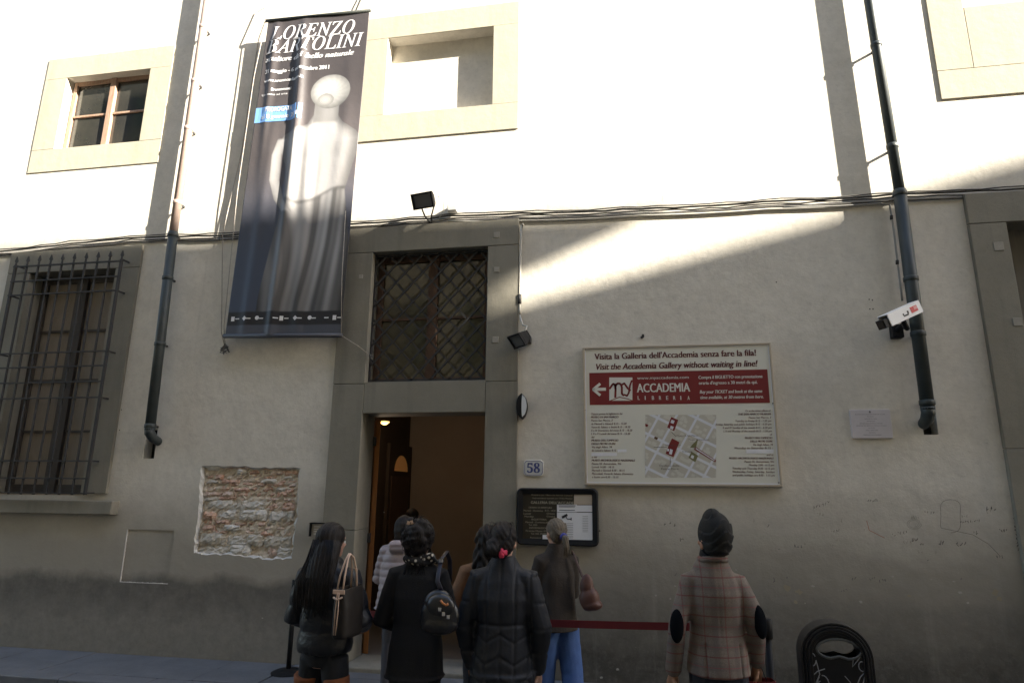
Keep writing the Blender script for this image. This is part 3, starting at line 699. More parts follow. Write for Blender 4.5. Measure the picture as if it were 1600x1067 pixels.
# ---------------------------------------------------------------- cables and conduits
def strand(pts, r, y, seed, wob=.006):
    r_ = random.Random(seed); P = [W(*p, y) for p in pts]; out = []
    for i in range(len(P)-1):
        n = max(2, int((P[i+1]-P[i]).length/.18))
        for k in range(n): q = P[i].lerp(P[i+1], k/n); out.append(q+Vector((0, r_.uniform(-.3, 0)*wob, r_.uniform(-1, 1)*wob-.012*math.sin(math.pi*k/n))))
    return MB().tube(out+[P[-1]], r, 6)
line = [(-160, 410), (0, 393), (110, 380), (205, 371), (262, 369), (372, 366), (545, 350), (640, 343), (700, 337), (815, 333), (1000, 326), (1220, 314), (1400, 304), (1600, 294), (1760, 287)]
for k, (dy, r, yy) in enumerate(((0, .011, -.030), (4, .008, -.022), (-3, .007, -.05), (7, .009, -.018))):
    o = strand([(a, b+dy+(2 if k == 3 and a > 800 else 0)) for a, b in line], r, yy, 10+k, .008).build('cable', M_CABLE, smooth=True)
    tag(o, ('thickest cable of the bundle strung along the front above the door', 'thin cable just below the thickest one of the bundle along the front', 'topmost thin cable of the bundle strung along the front', 'lowest cable of the bundle strung along the front')[k], 'cable', 'cables strung along the front')
clips = MB()
cond = empty('conduit', tuple(W(815, 340, -.02)), 'pale painted conduit with a drop beside the door surround', 'conduit')
under0(strand([(700, 345), (822, 345), (1000, 337), (1200, 327), (1380, 318)], .011, -.02, 30, .001).build('long_run', M_COND, smooth=True), cond)
under0(strand([(818, 350), (815, 352), (813, 400), (812, 470), (812, 492)], .013, -.03, 31, .001).build('drop', M_COND, smooth=True), cond)
under0(MB().tube([W(812, 460, -.03), W(812, 475, -.03)], .02, 10).build('clamp', M_IRON, smooth=True), cond)
co2 = empty('conduit', tuple(W(1393, 312, -.02)), 'thin grey conduit dropping to the surveillance camera', 'conduit')
under0(strand([(1225, 324), (1375, 318), (1390, 320), (1394, 340), (1403, 412), (1410, 470)], .010, -.025, 33, .001).build('run', mat('grey conduit', (.27, .26, .24), .6), smooth=True), co2)
for p in ((1393, 340), (1402, 410)): under0(MB().tube([W(p[0], p[1]-3, -.03), W(p[0], p[1]+3, -.03)], .016, 8).build('clamp', M_IRON, smooth=True), co2)
jb = W(709, 328, 0)
o = MB().box(jb.x-.055, jb.x+.055, -.09, .0, jb.z-.045, jb.z+.045).build('junction_box', mat('white junction box', (.75, .74, .70), .5), bevel=.008)
tag(o, 'small white junction box on the cable run right of the upper floodlight', 'junction box')
# ---------------------------------------------------------------- floodlights
def floodlight(pos, yaw, pit, label, scale=1., arm=None):
    root = empty('floodlight', pos, label, 'floodlight', 'black floodlights on the museum front')
    R = Matrix.Rotation(yaw, 3, 'Z') @ Matrix.Rotation(pit, 3, 'X')
    def T(p): return R @ (Vector(p)*scale)
    hx, hz = .13, .085
    f_ = MB(); rings = []
    for (y, a, b) in ((-.075, 1.0, 1.0), (-.055, 1.0, 1.0), (.02, .80, .78), (.065, .62, .55), (.07, .2, .2)):
        rings += [T((sx*hx*a, y, sz*hz*b)) for sx, sz in ((-1, -1), (1, -1), (1, 1), (-1, 1))]
    fs = [(i*4+j, i*4+(j+1) % 4, (i+1)*4+(j+1) % 4, (i+1)*4+j) for i in range(4) for j in range(4)]+[(16, 17, 18, 19)]
    f_.add(rings, fs); f_.build('housing', M_BLACK, root, bevel=.006)
    gl = MB().add([T(p) for p in ((-.112, -.068, -.07), (.112, -.068, -.07), (.112, -.068, .07), (-.112, -.068, .07))], [(0, 1, 2, 3)]); gl.build('glass', mat('lamp glass', (.10, .10, .10), .1, spec=.6), root)
    rm = MB()
    for a, b, c, d in ((-.132, .132, .072, .088), (-.132, .132, -.088, -.072), (-.132, -.112, -.072, .072), (.112, .132, -.072, .072)):
        rm.add([T((x, y, z)) for x in (a, b) for y in (-.085, -.06) for z in (c, d)], [(0,1,3,2),(4,6,7,5),(0,4,5,1),(2,3,7,6),(0,2,6,4),(1,5,7,3)])
    rm.build('bezel', M_BLACK, root)
    br = MB()
    for k in range(5): br.add([T((x, y, z)) for x in (-.09+.04*k, -.084+.04*k) for y in (.02, .085) for z in (-.05, .05)], [(0,1,3,2),(4,6,7,5),(0,4,5,1),(2,3,7,6),(0,2,6,4),(1,5,7,3)])
    br.build('cooling_fin', M_BLACK, root)
    return root
p = W(665, 313, -.22)
fl1 = floodlight(tuple(p), math.radians(-12), math.radians(28), 'black floodlight above the door, standing over the cable run', 1.02)
under0(MB().tube([p+Vector((-.06, .02, -.06)), p+Vector((-.02, .06, -.17)), p+Vector((.0, .2, -.19))], .009, 6).tube([p+Vector((.10, .02, -.05)), p+Vector((.06, .06, -.16)), p+Vector((.02, .2, -.19))], .009, 6).build('bracket', M_IRON), fl1)
under0(MB().tube([p+Vector((.12, .03, .06)), p+Vector((.19, .06, .03)), p+Vector((.19, .1, -.1)), p+Vector((.10, .18, -.17))], .004, 6).build('lamp_lead', M_COND, smooth=True), fl1)
p = W(814, 528, -.17)
fl2 = floodlight(tuple(p), math.radians(-48), math.radians(38), 'black floodlight hanging from a curved lead right of the lattice window', .88)
under0(MB().tube([p+Vector((.02, .05, .06)), p+Vector((.05, .09, .15)), p+Vector((.0, .12, .17)), W(812, 492, -.03)], .010, 8).build('lamp_lead', M_COND, smooth=True), fl2)
under0(MB().box(p.x+.02, p.x+.09, -.12, .0, p.z-.03, p.z+.04).build('bracket', M_IRON), fl2)
# lens-shaped wall lamp
p = W(817, 636, 0)
wl = empty('wall_lamp', (p.x, 0, p.z), 'leaf-shaped black and white wall lamp beside the door surround', 'wall lamp')
hh, ww = .135, .055
def vesica(s0, s1, k=10): return [(s1*ww*math.cos(math.asin(t))**1.3, hh*t) for t in np.linspace(-1, 1, k)]+[(s0*ww*math.cos(math.asin(t))**1.3, hh*t) for t in np.linspace(1, -1, k)[1:-1]]
MB().prism([(a, b) for a, b in vesica(-1, .99)], -.11, 0).build('body', M_BLACK, wl)
MB().prism([(a*.86+.012, b*.86) for a, b in vesica(-.15, .95)], -.124, -.108).build('diffuser', mat('frosted lamp cover', (.62, .63, .64), .4), wl)
# ---------------------------------------------------------------- ticket information board
YS = -.05
S6 = lambda x, y: W(900+x/4.268, 520+y/4.268, YS)
sg = [S6(45, 100), S6(1303, 62), S6(1372, 1020), S6(58, 1022)]
sx0, sx1 = (sg[0].x+sg[3].x)/2, (sg[1].x+sg[2].x)/2; sz0, sz1 = (sg[2].z+sg[3].z)/2, (sg[0].z+sg[1].z)/2
board = empty('information_board', ((sx0+sx1)/2, 0, sz0), 'large cream ticket information board with dark red band and street map', 'sign')
M_BORD = mat('aluminium sign frame', (.50, .44, .36), .4, .5); M_CREAM = mat('cream sign face', (.68, .665, .585), .55, noise=(2, .4, (.64, .62, .54))); M_RED = mat('dark red print', (.18, .017, .016), .6); M_INK = mat('maroon ink', (.10, .02, .02), .7)
under0(MB().box(sx0+.01, sx1-.01, -.048, -.002, sz0+.01, sz1-.01).build('backing_board', M_CREAM), board)
for a in ((sx0, sx1, sz0, sz0+.022), (sx0, sx1, sz1-.02, sz1), (sx0, sx0+.02, sz0+.022, sz1-.02), (sx1-.02, sx1, sz0+.022, sz1-.02)):
    under0(MB().box(a[0], a[1], -.060, 0, a[2], a[3]).build('frame_bar', M_BORD, bevel=.003), board)
wb = MB()
for a in ((sx0+.021, sx1-.021, sz0+.023, sz0+.034), (sx0+.021, sx1-.021, sz1-.032, sz1-.021), (sx0+.021, sx0+.032, sz0+.034, sz1-.032), (sx1-.032, sx1-.021, sz0+.034, sz1-.032)):
    wb.quadxz([(a[0], a[2]), (a[1], a[2]), (a[1], a[3]), (a[0], a[3])], -.0490)
under0(wb.build('white_margin', M_PAPER), board)
def srect(mbx, x0, y0, x1, y1, y, mi=0):
    a, b, c, d = S6(x0, y0), S6(x1, y0), S6(x1, y1), S6(x0, y1); mbx.quadxz([(d.x, d.z), (c.x, c.z), (b.x, b.z), (a.x, a.z)], y, mi)
rb = MB(); A, B_, C_, D_ = S6(88, 270), S6(1276, 240), S6(1293, 460), S6(92, 487)
zr0, zr1, xr0, xr1 = (C_.z+D_.z)/2, (A.z+B_.z)/2, (A.x+D_.x)/2, (B_.x+C_.x)/2
rb.quadxz([(xr0, zr0), (xr1, zr0), (xr1, zr1), (xr0, zr1)], -.0500); under0(rb.build('red_band', M_RED), board)
def stext(mbx, body, x0, y0, x1, y1, hpx, y=-.0495, shear=0., align='fit', bold=0.):
    a, b = S6(x0, y0), S6(x1, y1); h = S6(x0, y0-hpx).z-a.z; zz = (a.z+b.z)/2 if align != 'keep' else a.z
    put_text(mbx, body, a.x, b.x, zz, zz, h, shear, y=y, bold=bold, align=align)
t1 = Parts()
stext(t1, "Visita la Galleria dell'Accademia senza fare la fila!", 125, 180, 1200, 150, 40, bold=.003)
stext(t1, "Visit the Accademia Gallery without waiting in line!", 128, 247, 1205, 222, 40, shear=.18, bold=.003)
L_ = ['Oppure presso le biglietterie dei', 'MUSEO DI SAN MARCO', 'Piazza San Marco, 3', 'da Martedì a Giovedì 8.15 - 13.20', 'Venerdì, Sabato e festivi 8.15 - 18.20', 'II e IV Domenica del mese 8.15 - 18.20', 'I, II e V Lunedì del mese 8.15 - 13.20', 'del', "MUSEO DELL'OPIFICIO", 'DELLE PIETRE DURE', 'Via degli Alfani, 78', 'da Lunedì a Sabato 8.15 -', None, 'e del', 'MUSEO ARCHEOLOGICO NAZIONALE', 'Piazza SS. Annunziata, 9/b', 'Lunedì 14.00 - 18.15', 'Martedì e Giovedì 8.30 - 18.15', 'Mercoledì, Venerdì, Sabato, Domenica', 'e festivi ore 8.30 - 13.15']
WL = [208, 182, 142, 235, 260, 272, 258, 18, 178, 160, 135, 172, 0, 34, 288, 195, 148, 217, 275, 175]
for k, (s_, w_) in enumerate(zip(L_, WL)):
    yy = 545+k*22.2
    if s_: stext(t1, s_, 100+k*.35, yy, 100+k*.35+w_, yy, 13, shear=.15, bold=.0009 if s_.isupper() else .0004)
R_ = ['Or at the ticket offices of', 'THE SAN MARCO MUSEUM', 'Piazza San Marco, 3', 'Tuesday to Friday 8:15 - 1:20 pm', 'Friday, Saturday and public holidays 8:15 - 6:20 pm', 'II and IV Sunday of the month 8:15 - 6:20 pm', 'I, II and Monday of the month 8:15 - 1:20 pm', 'of', "MUSEO DELL'OPIFICIO", 'DELLE PIETRE DURE', 'Via degli Alfani, 78', 'Monday to Saturday 8:15 -', None, 'and at', 'MUSEO ARCHEOLOGICO NAZIONALE', 'Piazza SS. Annunziata, 9/b', 'Monday 2:00 - 6:15 pm', 'Tuesday and Thursday 8:30 - 6:15 pm', 'Wednesday, Friday, Saturday, Sundays', 'and public holidays are 8:30 - 1:15 pm']
WR = [168, 218, 148, 240, 368, 325, 322, 15, 182, 148, 132, 255, 0, 45, 297, 196, 168, 280, 282, 282]
for k, (s_, w_) in enumerate(zip(R_, WR)):
    yy = 525+k*22.6; xe = 1297+k*1.5
    if s_: stext(t1, s_, xe-w_, yy, xe, yy, 13, shear=.15, bold=.0009 if s_.isupper() else .0004)
t1.build('maroon_lettering', M_INK, board)
t2 = Parts()
stext(t2, 'www.myaccademia.com', 408, 311, 752, 303, 18, -.0508, bold=.0006)
stext(t2, 'ACCADEMIA', 408, 397, 760, 390, 58, -.0508, bold=.003)
for k, c in enumerate('LIBRERIA'): stext(t2, c, 412+k*47.5, 446, (412+k*47.5)+(14 if c != 'I' else 5), 446, 26, -.0508, bold=.0008)
stext(t2, 'Compra il BIGLIETTO con prenotazione', 818, 308, 1243, 298, 21, -.0508, bold=.0012)
stext(t2, "oraria d'ingresso a 30 metri da qui.", 820, 345, 1210, 337, 21, -.0508, bold=.0012)
stext(t2, 'Buy your TICKET and book at the same', 826, 405, 1240, 396, 21, -.0508, shear=.2, bold=.0012)
stext(t2, 'time available, at 30 metres from here.', 828, 441, 1250, 434, 21, -.0508, shear=.2, bold=.0012)
def seg(mbx, pts, wpx, y):
    P = [S6(*p) for p in pts]
    if isinstance(mbx, Parts): mbx = mbx.new()
    for a, b in zip(P, P[1:]):
        d = (b-a).normalized(); n = Vector((-d.z, 0, d.x))*(wpx/4.268*.0069/2)
        a2, b2 = a-d*.004, b+d*.004
        mbx.add([(q.x, y, q.z) for q in (a2-n, b2-n, b2+n, a2+n)], [(0, 1, 2, 3)])
seg(t2, [(120, 377), (197, 375)], 20, -.0508); seg(t2, [(160, 340), (115, 377), (160, 415)], 17, -.0514)
srect(t2, 222, 297, 376, 452, -.0505)
t2.build('cream_lettering', mat('cream print', (.66, .64, .58), .6), board)
t3 = MB()                                             # the curved initials on the square emblem
def arc(cx, cy, rx, ry, a0, a1, n=10): return [(cx+rx*math.cos(a), cy+ry*math.sin(a)) for a in np.linspace(a0, a1, n)]
seg(t3, [(224, 372), (238, 352)]+arc(250, 372, 14, 32, -2.2, .1, 5)+[(262, 430)], 13, -.0514)
seg(t3, [(262, 372)]+arc(284, 366, 22, 30, -3, -.1, 6)+[(306, 405), (318, 418)], 13, -.0514)
seg(t3, [(300, 350), (322, 336), (345, 370), (362, 384)], 12, -.0516); seg(t3, [(372, 318), (360, 350), (352, 400), (340, 420), (322, 412)], 11, -.0518)
seg(t3, [(222, 455), (290, 428), (345, 440), (376, 452)], 5, -.0520)
under0(t3.build('emblem', M_RED), board)
# street map
mp_ = MB(); MX0, MY0, MX1, MY1 = 462, 546, 935, 965
def clip(poly):
    for (ax, val, sg_) in ((0, MX0, 1), (0, MX1, -1), (1, MY0, 1), (1, MY1, -1)):
        out = []
        for i in range(len(poly)):
            a, b = poly[i], poly[(i+1) % len(poly)]; da, db = (a[ax]-val)*sg_, (b[ax]-val)*sg_
            if da >= 0: out.append(a)
            if (da >= 0) != (db >= 0): t = da/(da-db); out.append((a[0]+(b[0]-a[0])*t, a[1]+(b[1]-a[1])*t))
        poly = out
        if not poly: return []
    return poly
def mpoly(poly, y, mi):
    q = clip(poly)
    if len(q) > 2:
        P = [S6(*p) for p in q]; mp_.add([(p.x, y, p.z) for p in P], [tuple(range(len(P)))], mi)
mpoly([(MX0, MY0), (MX1, MY0), (MX1, MY1), (MX0, MY1)], -.0490, 0)
rm_ = random.Random(11); ang = math.radians(30); ca_, sa_ = math.cos(ang), math.sin(ang)
def rot(u, v, ox=640, oy=745): return (ox+u*ca_-v*sa_*.95, oy+u*sa_*.85+v*ca_)
us = [-420, -290, -175, -68, 62, 190, 300, 430]; vs_ = [-330, -235, -120, 8, 92, 215, 330]
for i in range(len(us)-1):
    for j in range(len(vs_)-1):
        a, b, c, d = us[i]+8, us[i+1]-8, vs_[j]+9, vs_[j+1]-9
        mpoly([rot(a, c), rot(b, c), rot(b, d), rot(a, d)], -.0494, 1)
        for k in range(6):
            e, f_ = rm_.uniform(a+6, b-30), rm_.uniform(c+6, d-30)
            mpoly([rot(e, f_), rot(e+24, f_), rot(e+24, f_+20), rot(e, f_+20)], -.0496-.0001*k, 4)
for poly, mi in (([(635, 560), (682, 580), (655, 655), (608, 630)], 2), ([(640, 702), (690, 728), (650, 828), (597, 805), (620, 745)], 2), ([(462, 605), (482, 612), (476, 628), (462, 622)], 2),
                 ([(525, 690), (548, 698), (540, 714), (520, 704)], 5), ([(795, 757), (935, 850), (928, 862), (787, 778)], 2), ([(770, 790), (815, 818), (795, 862), (750, 832)], 3), ([(775, 745), (815, 705), (800, 765), (760, 765)], 3)):
    mpoly(poly, -.0504, mi)
for poly in ([(638, 578), (658, 586), (650, 606), (630, 598)], [(632, 618), (652, 626), (645, 645), (626, 636)], [(628, 772), (646, 780), (638, 812), (620, 806)], [(612, 770), (622, 775), (618, 790), (606, 786)], [(772, 812), (788, 820), (782, 840), (764, 830)], [(800, 766), (925, 848), (922, 853), (797, 773)]):
    mpoly(poly, -.0508, 0)
under0(mp_.build('street_map', [mat('map street white', (.66, .67, .71), .6), mat('map block', (.50, .47, .40), .6), M_RED, mat('map olive', (.17, .16, .07), .6), mat('map courtyard', (.58, .56, .49), .6), mat('map brown', (.12, .06, .03), .6)]), board)
t4 = Parts()
stext(t4, 'Museo di San Marco', 672, 690, 815, 690, 11, -.0514); stext(t4, 'Galleria dell\'Accademia', 595, 752, 700, 752, 9, -.0514); stext(t4, 'Museo Archeologico', 752, 716, 890, 716, 10, -.0514)
stext(t4, 'Opificio delle', 556, 890, 690, 890, 12, -.0514); stext(t4, 'Pietre Dure', 568, 912, 684, 912, 12, -.0514); stext(t4, 'SS. Annunziata', 708, 795, 775, 795, 9, -.0514)
seg(t4, [(628, 875), (628, 835)], 3, -.0514); seg(t4, [(520, 762), (604, 762)], 3, -.0514); seg(t4, [(665, 688), (638, 662)], 3, -.0514)
t4.build('map_lettering', mat('map ink', (.06, .055, .06), .7), board)
wh = Parts(); srect(wh, 103, 799, 273, 821, -.0500); srect(wh, 276, 776, 338, 795, -.0500); srect(wh, 1136, 776, 1318, 803, -.0500)
wh.build('white_patch', M_PAPER, board)
for p in ((62, 110), (1290, 80), (675, 88), (62, 515), (1312, 470), (66, 1010), (612, 1008), (1352, 998)):
    c = S6(*p); under0(MB().tube([(c.x, -.054, c.z), (c.x, -.045, c.z)], .006, 8).build('screw', M_IRON), board)
# ---------------------------------------------------------------- house number tile
p = W(834, 731, 0); tw, th = .105, .083
hn = empty('house_number_tile', (p.x, 0, p.z), 'white glazed house number tile reading 58 in blue', 'number tile')
def scal(w, h, c): return [(-w+c, -h), (w-c, -h), (w-c*.4, -h+c*.4), (w, -h+c), (w, h-c), (w-c*.4, h-c*.4), (w-c, h), (-w+c, h), (-w+c*.4, h-c*.4), (-w, h-c), (-w, -h+c), (-w+c*.4, -h+c*.4)]
M_TILE = mat('white glazed tile', (.62, .62, .60), .25, coat=.4); M_BLUE = mat('cobalt glaze', (.045, .06, .20), .3)
MB().prism(scal(tw, th, .028), -.018, .0).build('tile', M_TILE, hn, bevel=.004)
rg = MB(); o_, i_ = scal(tw-.010, th-.010, .024), scal(tw-.015, th-.015, .021); n2 = len(o_)
rg.add([(a, -.0205, b) for a, b in o_]+[(a, -.0205, b) for a, b in i_], [(k, (k+1) % n2, n2+(k+1) % n2, n2+k) for k in range(n2)]); rg.build('blue_border', M_BLUE, hn)
nb = MB(); put_text(nb, bserif('58'), -.066, .066, -.048, -.048, .098, y=-.021, bold=.002); nb.build('numeral', M_BLUE, hn)
# ---------------------------------------------------------------- black notice case
kx0, kx1, kz0, kz1 = rect((808, 763), (935, 762), (935, 853), (808, 851), y=-.06)
kc = empty('notice_case', ((kx0+kx1)/2, 0, kz0), 'black rounded notice case with opening hours and taped papers', 'notice case')
def rrect(x0, x1, z0, z1, r, n=6):
    return [(cx+r*math.cos(a), cz+r*math.sin(a)) for cx, cz, a0 in ((x1-r, z0+r, -math.pi/2), (x1-r, z1-r, 0), (x0+r, z1-r, math.pi/2), (x0+r, z0+r, math.pi)) for a in np.linspace(a0, a0+math.pi/2, n)]
oo, ii = rrect(kx0, kx1, kz0, kz1, .05), rrect(kx0+.06, kx1-.06, kz0+.06, kz1-.06, .012); n3 = len(oo)
fr = MB(); fr.add([(a, -.07, b) for a, b in oo]+[(a, -.085, b) for a, b in [((x-(kx0+kx1)/2)*.97+(kx0+kx1)/2, (z-(kz0+kz1)/2)*.96+(kz0+kz1)/2) for x, z in oo]]+[(a, -.07, b) for a, b in ii]+[(a, 0, b) for a, b in oo],
    [(k, (k+1) % n3, n3+(k+1) % n3, n3+k) for k in range(n3)]+[(n3+k, n3+(k+1) % n3, 2*n3+(k+1) % n3, 2*n3+k) for k in range(n3)]+[(3*n3+k, 3*n3+(k+1) % n3, (k+1) % n3, k) for k in range(n3)])
o = fr.build('case_frame', M_BLACK, smooth=False); fix_normals(o.data); under0(o, kc)
under0(MB().box(kx0+.05, kx1-.05, -.062, -.002, kz0+.05, kz1-.05).build('notice_panel', mat('dark notice panel', (.030, .024, .016), .35)), kc)
S8 = lambda x, y: W(800+x/10.159, 755+y/10.159, -.06)
nt_ = Parts()
def ntext(body, x0, x1, yy, h, bold=0.):
    a, b = S8(x0, yy), S8(x1, yy); put_text(nt_, body, a.x, b.x, (a.z+b.z)/2, (a.z+b.z)/2, h*.00066, y=-.0632, bold=bold)
ntext('Ministero per i Beni e le Attività Culturali', 305, 960, 195, 22); ntext('Soprintendenza Speciale per il Polo Museale', 325, 960, 245, 18)
ntext("GALLERIA DELL'ACCADEMIA", 300, 1085, 325, 38, .001)
for s_, a, b, yy in (('ORARIO DI APERTURA', 265, 635, 395), ('Martedì - Domenica', 185, 490, 443), ('8.15 - 18.50', 525, 690, 443), ('Lunedì', 185, 300, 490), ('Chiuso', 550, 680, 490), ('Monday', 200, 345, 535), ('Closed', 550, 680, 535), ('BIGLIETTERIA', 310, 550, 583), ('Martedì - Domenica 8.15', 215, 610, 628), ('Tel. 055', 265, 400, 670), ('INFORMAZIONI', 275, 570, 718), ('Firenze Musei 055', 220, 570, 765), ('Tel. 055 294883', 300, 560, 810), ('Prenotazioni', 290, 460, 872)):
    ntext(s_, a, b, yy, 24)
nt_.build('pale_lettering', mat('faded gold lettering', (.36, .33, .25), .6), kc)
pp = Parts()
for k, (a, b, c, d) in enumerate(((985, 160, 1275, 335), (715, 335, 1030, 455), (1030, 345, 1275, 450), (715, 462, 1040, 900), (1040, 462, 1278, 900), (487, 815, 640, 895))):
    q = [S8(a, d), S8(c, d), S8(c, b), S8(a, b)]; pp.add([(v.x, -.0645-.0004*k-random.uniform(0, .0005), v.z) for v in q], [(0, 1, 2, 3)], 1 if k == 0 else 0)
pp.build('taped_paper', [M_PAPER, mat('yellowed paper', (.45, .38, .30), .8)], kc)
ic = Parts()
def i8(pts, w): 
    P = [S8(*p) for p in pts]; mq = ic.new()
    for a, b in zip(P, P[1:]):
        d = (b-a).normalized(); n = Vector((-d.z, 0, d.x))*w/2; mq.add([(q.x, -.0690, q.z) for q in (a-n, b-n, b+n, a+n)], [(0, 1, 2, 3)])
i8([(795, 540), (880, 495)], .024); i8([(850, 515), (880, 565), (940, 565)], .008); i8([(940, 540), (940, 585)], .008)
for k in range(10): i8([(1120, 520+k*27), (1210, 520+k*27)], .0025)
for k in range(9): i8([(870, 635+k*28), (970, 635+k*28)], .003)
i8([(740, 352), (1010, 352)], .006); i8([(745, 370), (1000, 370)], .005); i8([(750, 424), (1000, 424)], .006)
ic.build('notice_print', mat('black print', (.03, .03, .035), .7), kc)
# ---------------------------------------------------------------- marble plaque
qx0, qx1, qz0, qz1 = rect((1328, 640), (1391, 639), (1395, 684), (1331, 685), y=-.02)
mp2 = empty('marble_plaque', ((qx0+qx1)/2, 0, qz0), 'small pale marble plaque left of the right drainpipe foot', 'plaque')
under0(MB().prism(rrect(qx0, qx1, qz0, qz1, .012, 3), -.022, 0).build('slab', mat('pale marble', (.60, .56, .575), .4, noise=(6, .5, (.52, .48, .49))), bevel=.003), mp2)
pl = Parts(); wq, hq = qx1-qx0, qz1-qz0
for k, (a, b, s_) in enumerate(((.13, .87, 'PROVVEDITORATO ALLE OPERE PUBBLICHE TOSCANA'), (.42, .58, 'PROGETTO'), (.35, .65, 'DIREZIONE DEI LAVORI'), (.4, .6, 'IMPRESA'), (.22, .78, 'RESTAURO DELLE FACCIATE DEL COMPLESSO'), (.13, .87, 'MINISTERO PER I BENI E LE ATTIVITA CULTURALI'), (.42, .58, 'LAVORI'), (.35, .65, 'ARCH. DIRETTORE'), (.42, .58, 'ANNO'), (.28, .72, 'FIRENZE NOVEMBRE'))):
    zz = qz1-hq*(.19+k*.079); put_text(pl, s_, qx0+wq*a, qx0+wq*b, zz, zz, hq*.032, y=-.0228)
pl.add([((qx0+qx1)/2+.009*math.cos(a), -.0228, qz1-.025+.011*math.sin(a)) for a in np.linspace(0, 6.283, 11)[:-1]], [tuple(range(10))])
pl.build('incised_lettering', mat('grey incised lettering', (.16, .15, .16), .8), mp2)
# ---------------------------------------------------------------- surveillance camera
cv = empty('surveillance_camera', tuple(W(1403, 520, 0)), 'white hooded surveillance camera with red print beside the drainpipe', 'camera')
b0, f0 = W(1430, 482, -.34), W(1384, 503, -.50)
ax = (f0-b0).normalized(); sd = Vector((0, 0, 1)).cross(ax).normalized(); upv = ax.cross(sd).normalized(); ln = (f0-b0).length
if sd.y > 0: sd = -sd; 
Mx = Matrix((( ax.x, sd.x, upv.x, b0.x), (ax.y, sd.y, upv.y, b0.y), (ax.z, sd.z, upv.z, b0.z), (0, 0, 0, 1)))
if Mx.determinant() < 0: pass
def cb(a, b, c, d, e, f, name, mm, bev=.004):
    o = MB().box(a, b, c, d, e, f, M=Mx).build(name, mm, bevel=bev); fix_normals(o.data); under0(o, cv); return o
cb(.0, ln+.07, -.045, .045, -.05, .035, 'housing', M_BLACK)
M_HOOD = mat('white camera hood', (.78, .78, .80), .4)
cb(-.015, ln+.012, .047, .056, -.052, .058, 'hood_side', M_HOOD, .002); cb(-.015, ln+.012, -.056, -.047, -.052, .058, 'hood_side', M_HOOD, .002); cb(-.015, ln+.012, -.056, .056, .0585, .066, 'hood_top', M_HOOD, .002)
cb(ln+.071, ln+.078, -.035, .035, -.04, .025, 'lens_window', M_GLASS, .001)
cb(.04, .13, .0565, .0578, -.02, .035, 'red_print', mat('red print', (.55, .03, .03), .5), 0); cb(.045, .085, .0579, .0585, .0, .03, 'red_print', mat('pale red print', (.70, .30, .30), .5), 0)
cb(.17, .235, .0565, .0578, -.022, -.008, 'black_print', M_BLACK, 0); cb(.16, .18, .0565, .058, -.008, .018, 'black_print', M_BLACK, 0); cb(.225, .24, .0565, .0578, -.008, .01, 'black_print', M_BLACK, 0)
cmid = b0.lerp(f0, .45); wp = W(1399, 518, -.02)
under0(MB().tube([cmid+Vector((0, 0, -.05)), cmid+Vector((.05, .06, -.12)), wp+Vector((.02, -.16, .03)), wp+Vector((0, -.06, .0))], [.022, .024, .026, .03], 10).build('bracket_arm', M_BLACK, smooth=True), cv)
under0(MB().box(wp.x-.05, wp.x+.05, -.09, 0, wp.z-.075, wp.z+.06).build('wall_mount', M_BLACK, bevel=.008), cv)
# ---------------------------------------------------------------- intercom by the door
p0_, p1_ = W(486, 818, -.05), W(505, 838, -.05)
im = empty('intercom', (p0_.x, 0, p1_.z), 'small hooded intercom panel on the plaster left of the door', 'intercom')
under0(MB().box(p0_.x, p1_.x, -.03, 0, p1_.z, p0_.z).build('panel', mat('steel intercom panel', (.42, .40, .36), .4, .5)), im)
under0(MB().box(p0_.x-.006, p1_.x+.006, -.075, 0, p0_.z+.001, p0_.z+.014).box(p0_.x-.012, p0_.x-.001, -.06, 0, p1_.z, p0_.z).box(p1_.x+.001, p1_.x+.010, -.06, 0, p1_.z, p0_.z).build('hood', M_BLACK), im)
for k in range(4): under0(MB().box(p0_.x+.03, p1_.x-.03, -.034, -.03, p1_.z+.02+k*.025, p1_.z+.03+k*.025).build('name_strip', M_PAPER), im)
# iron bolt above the board, flat dark discs painting the shade of fixing holes
p = W(1003, 527, 0)
o = MB().tube([(p.x, .0, p.z), (p.x+.01, -.05, p.z-.005), (p.x+.01, -.055, p.z+.02)], [.016, .014, .012], 8).build('iron_hook', M_IRON); tag(o, 'short rusty iron hook in the plaster above the information board', 'hook')
hm = Parts()
for (px, py) in ((1358, 468), (1363, 469), (1359, 483), (1364, 483), (1213, 441), (180, 560), (187, 672), (190, 640), (937, 829), (930, 812)):
    p = W(px, py); hm.add([(p.x+.007*math.cos(a), -.0022, p.z+.007*math.sin(a)) for a in np.linspace(0, 6.283, 9)[:-1]], [tuple(range(8))])
hm.build('hole_shade_disc', mk, museum)
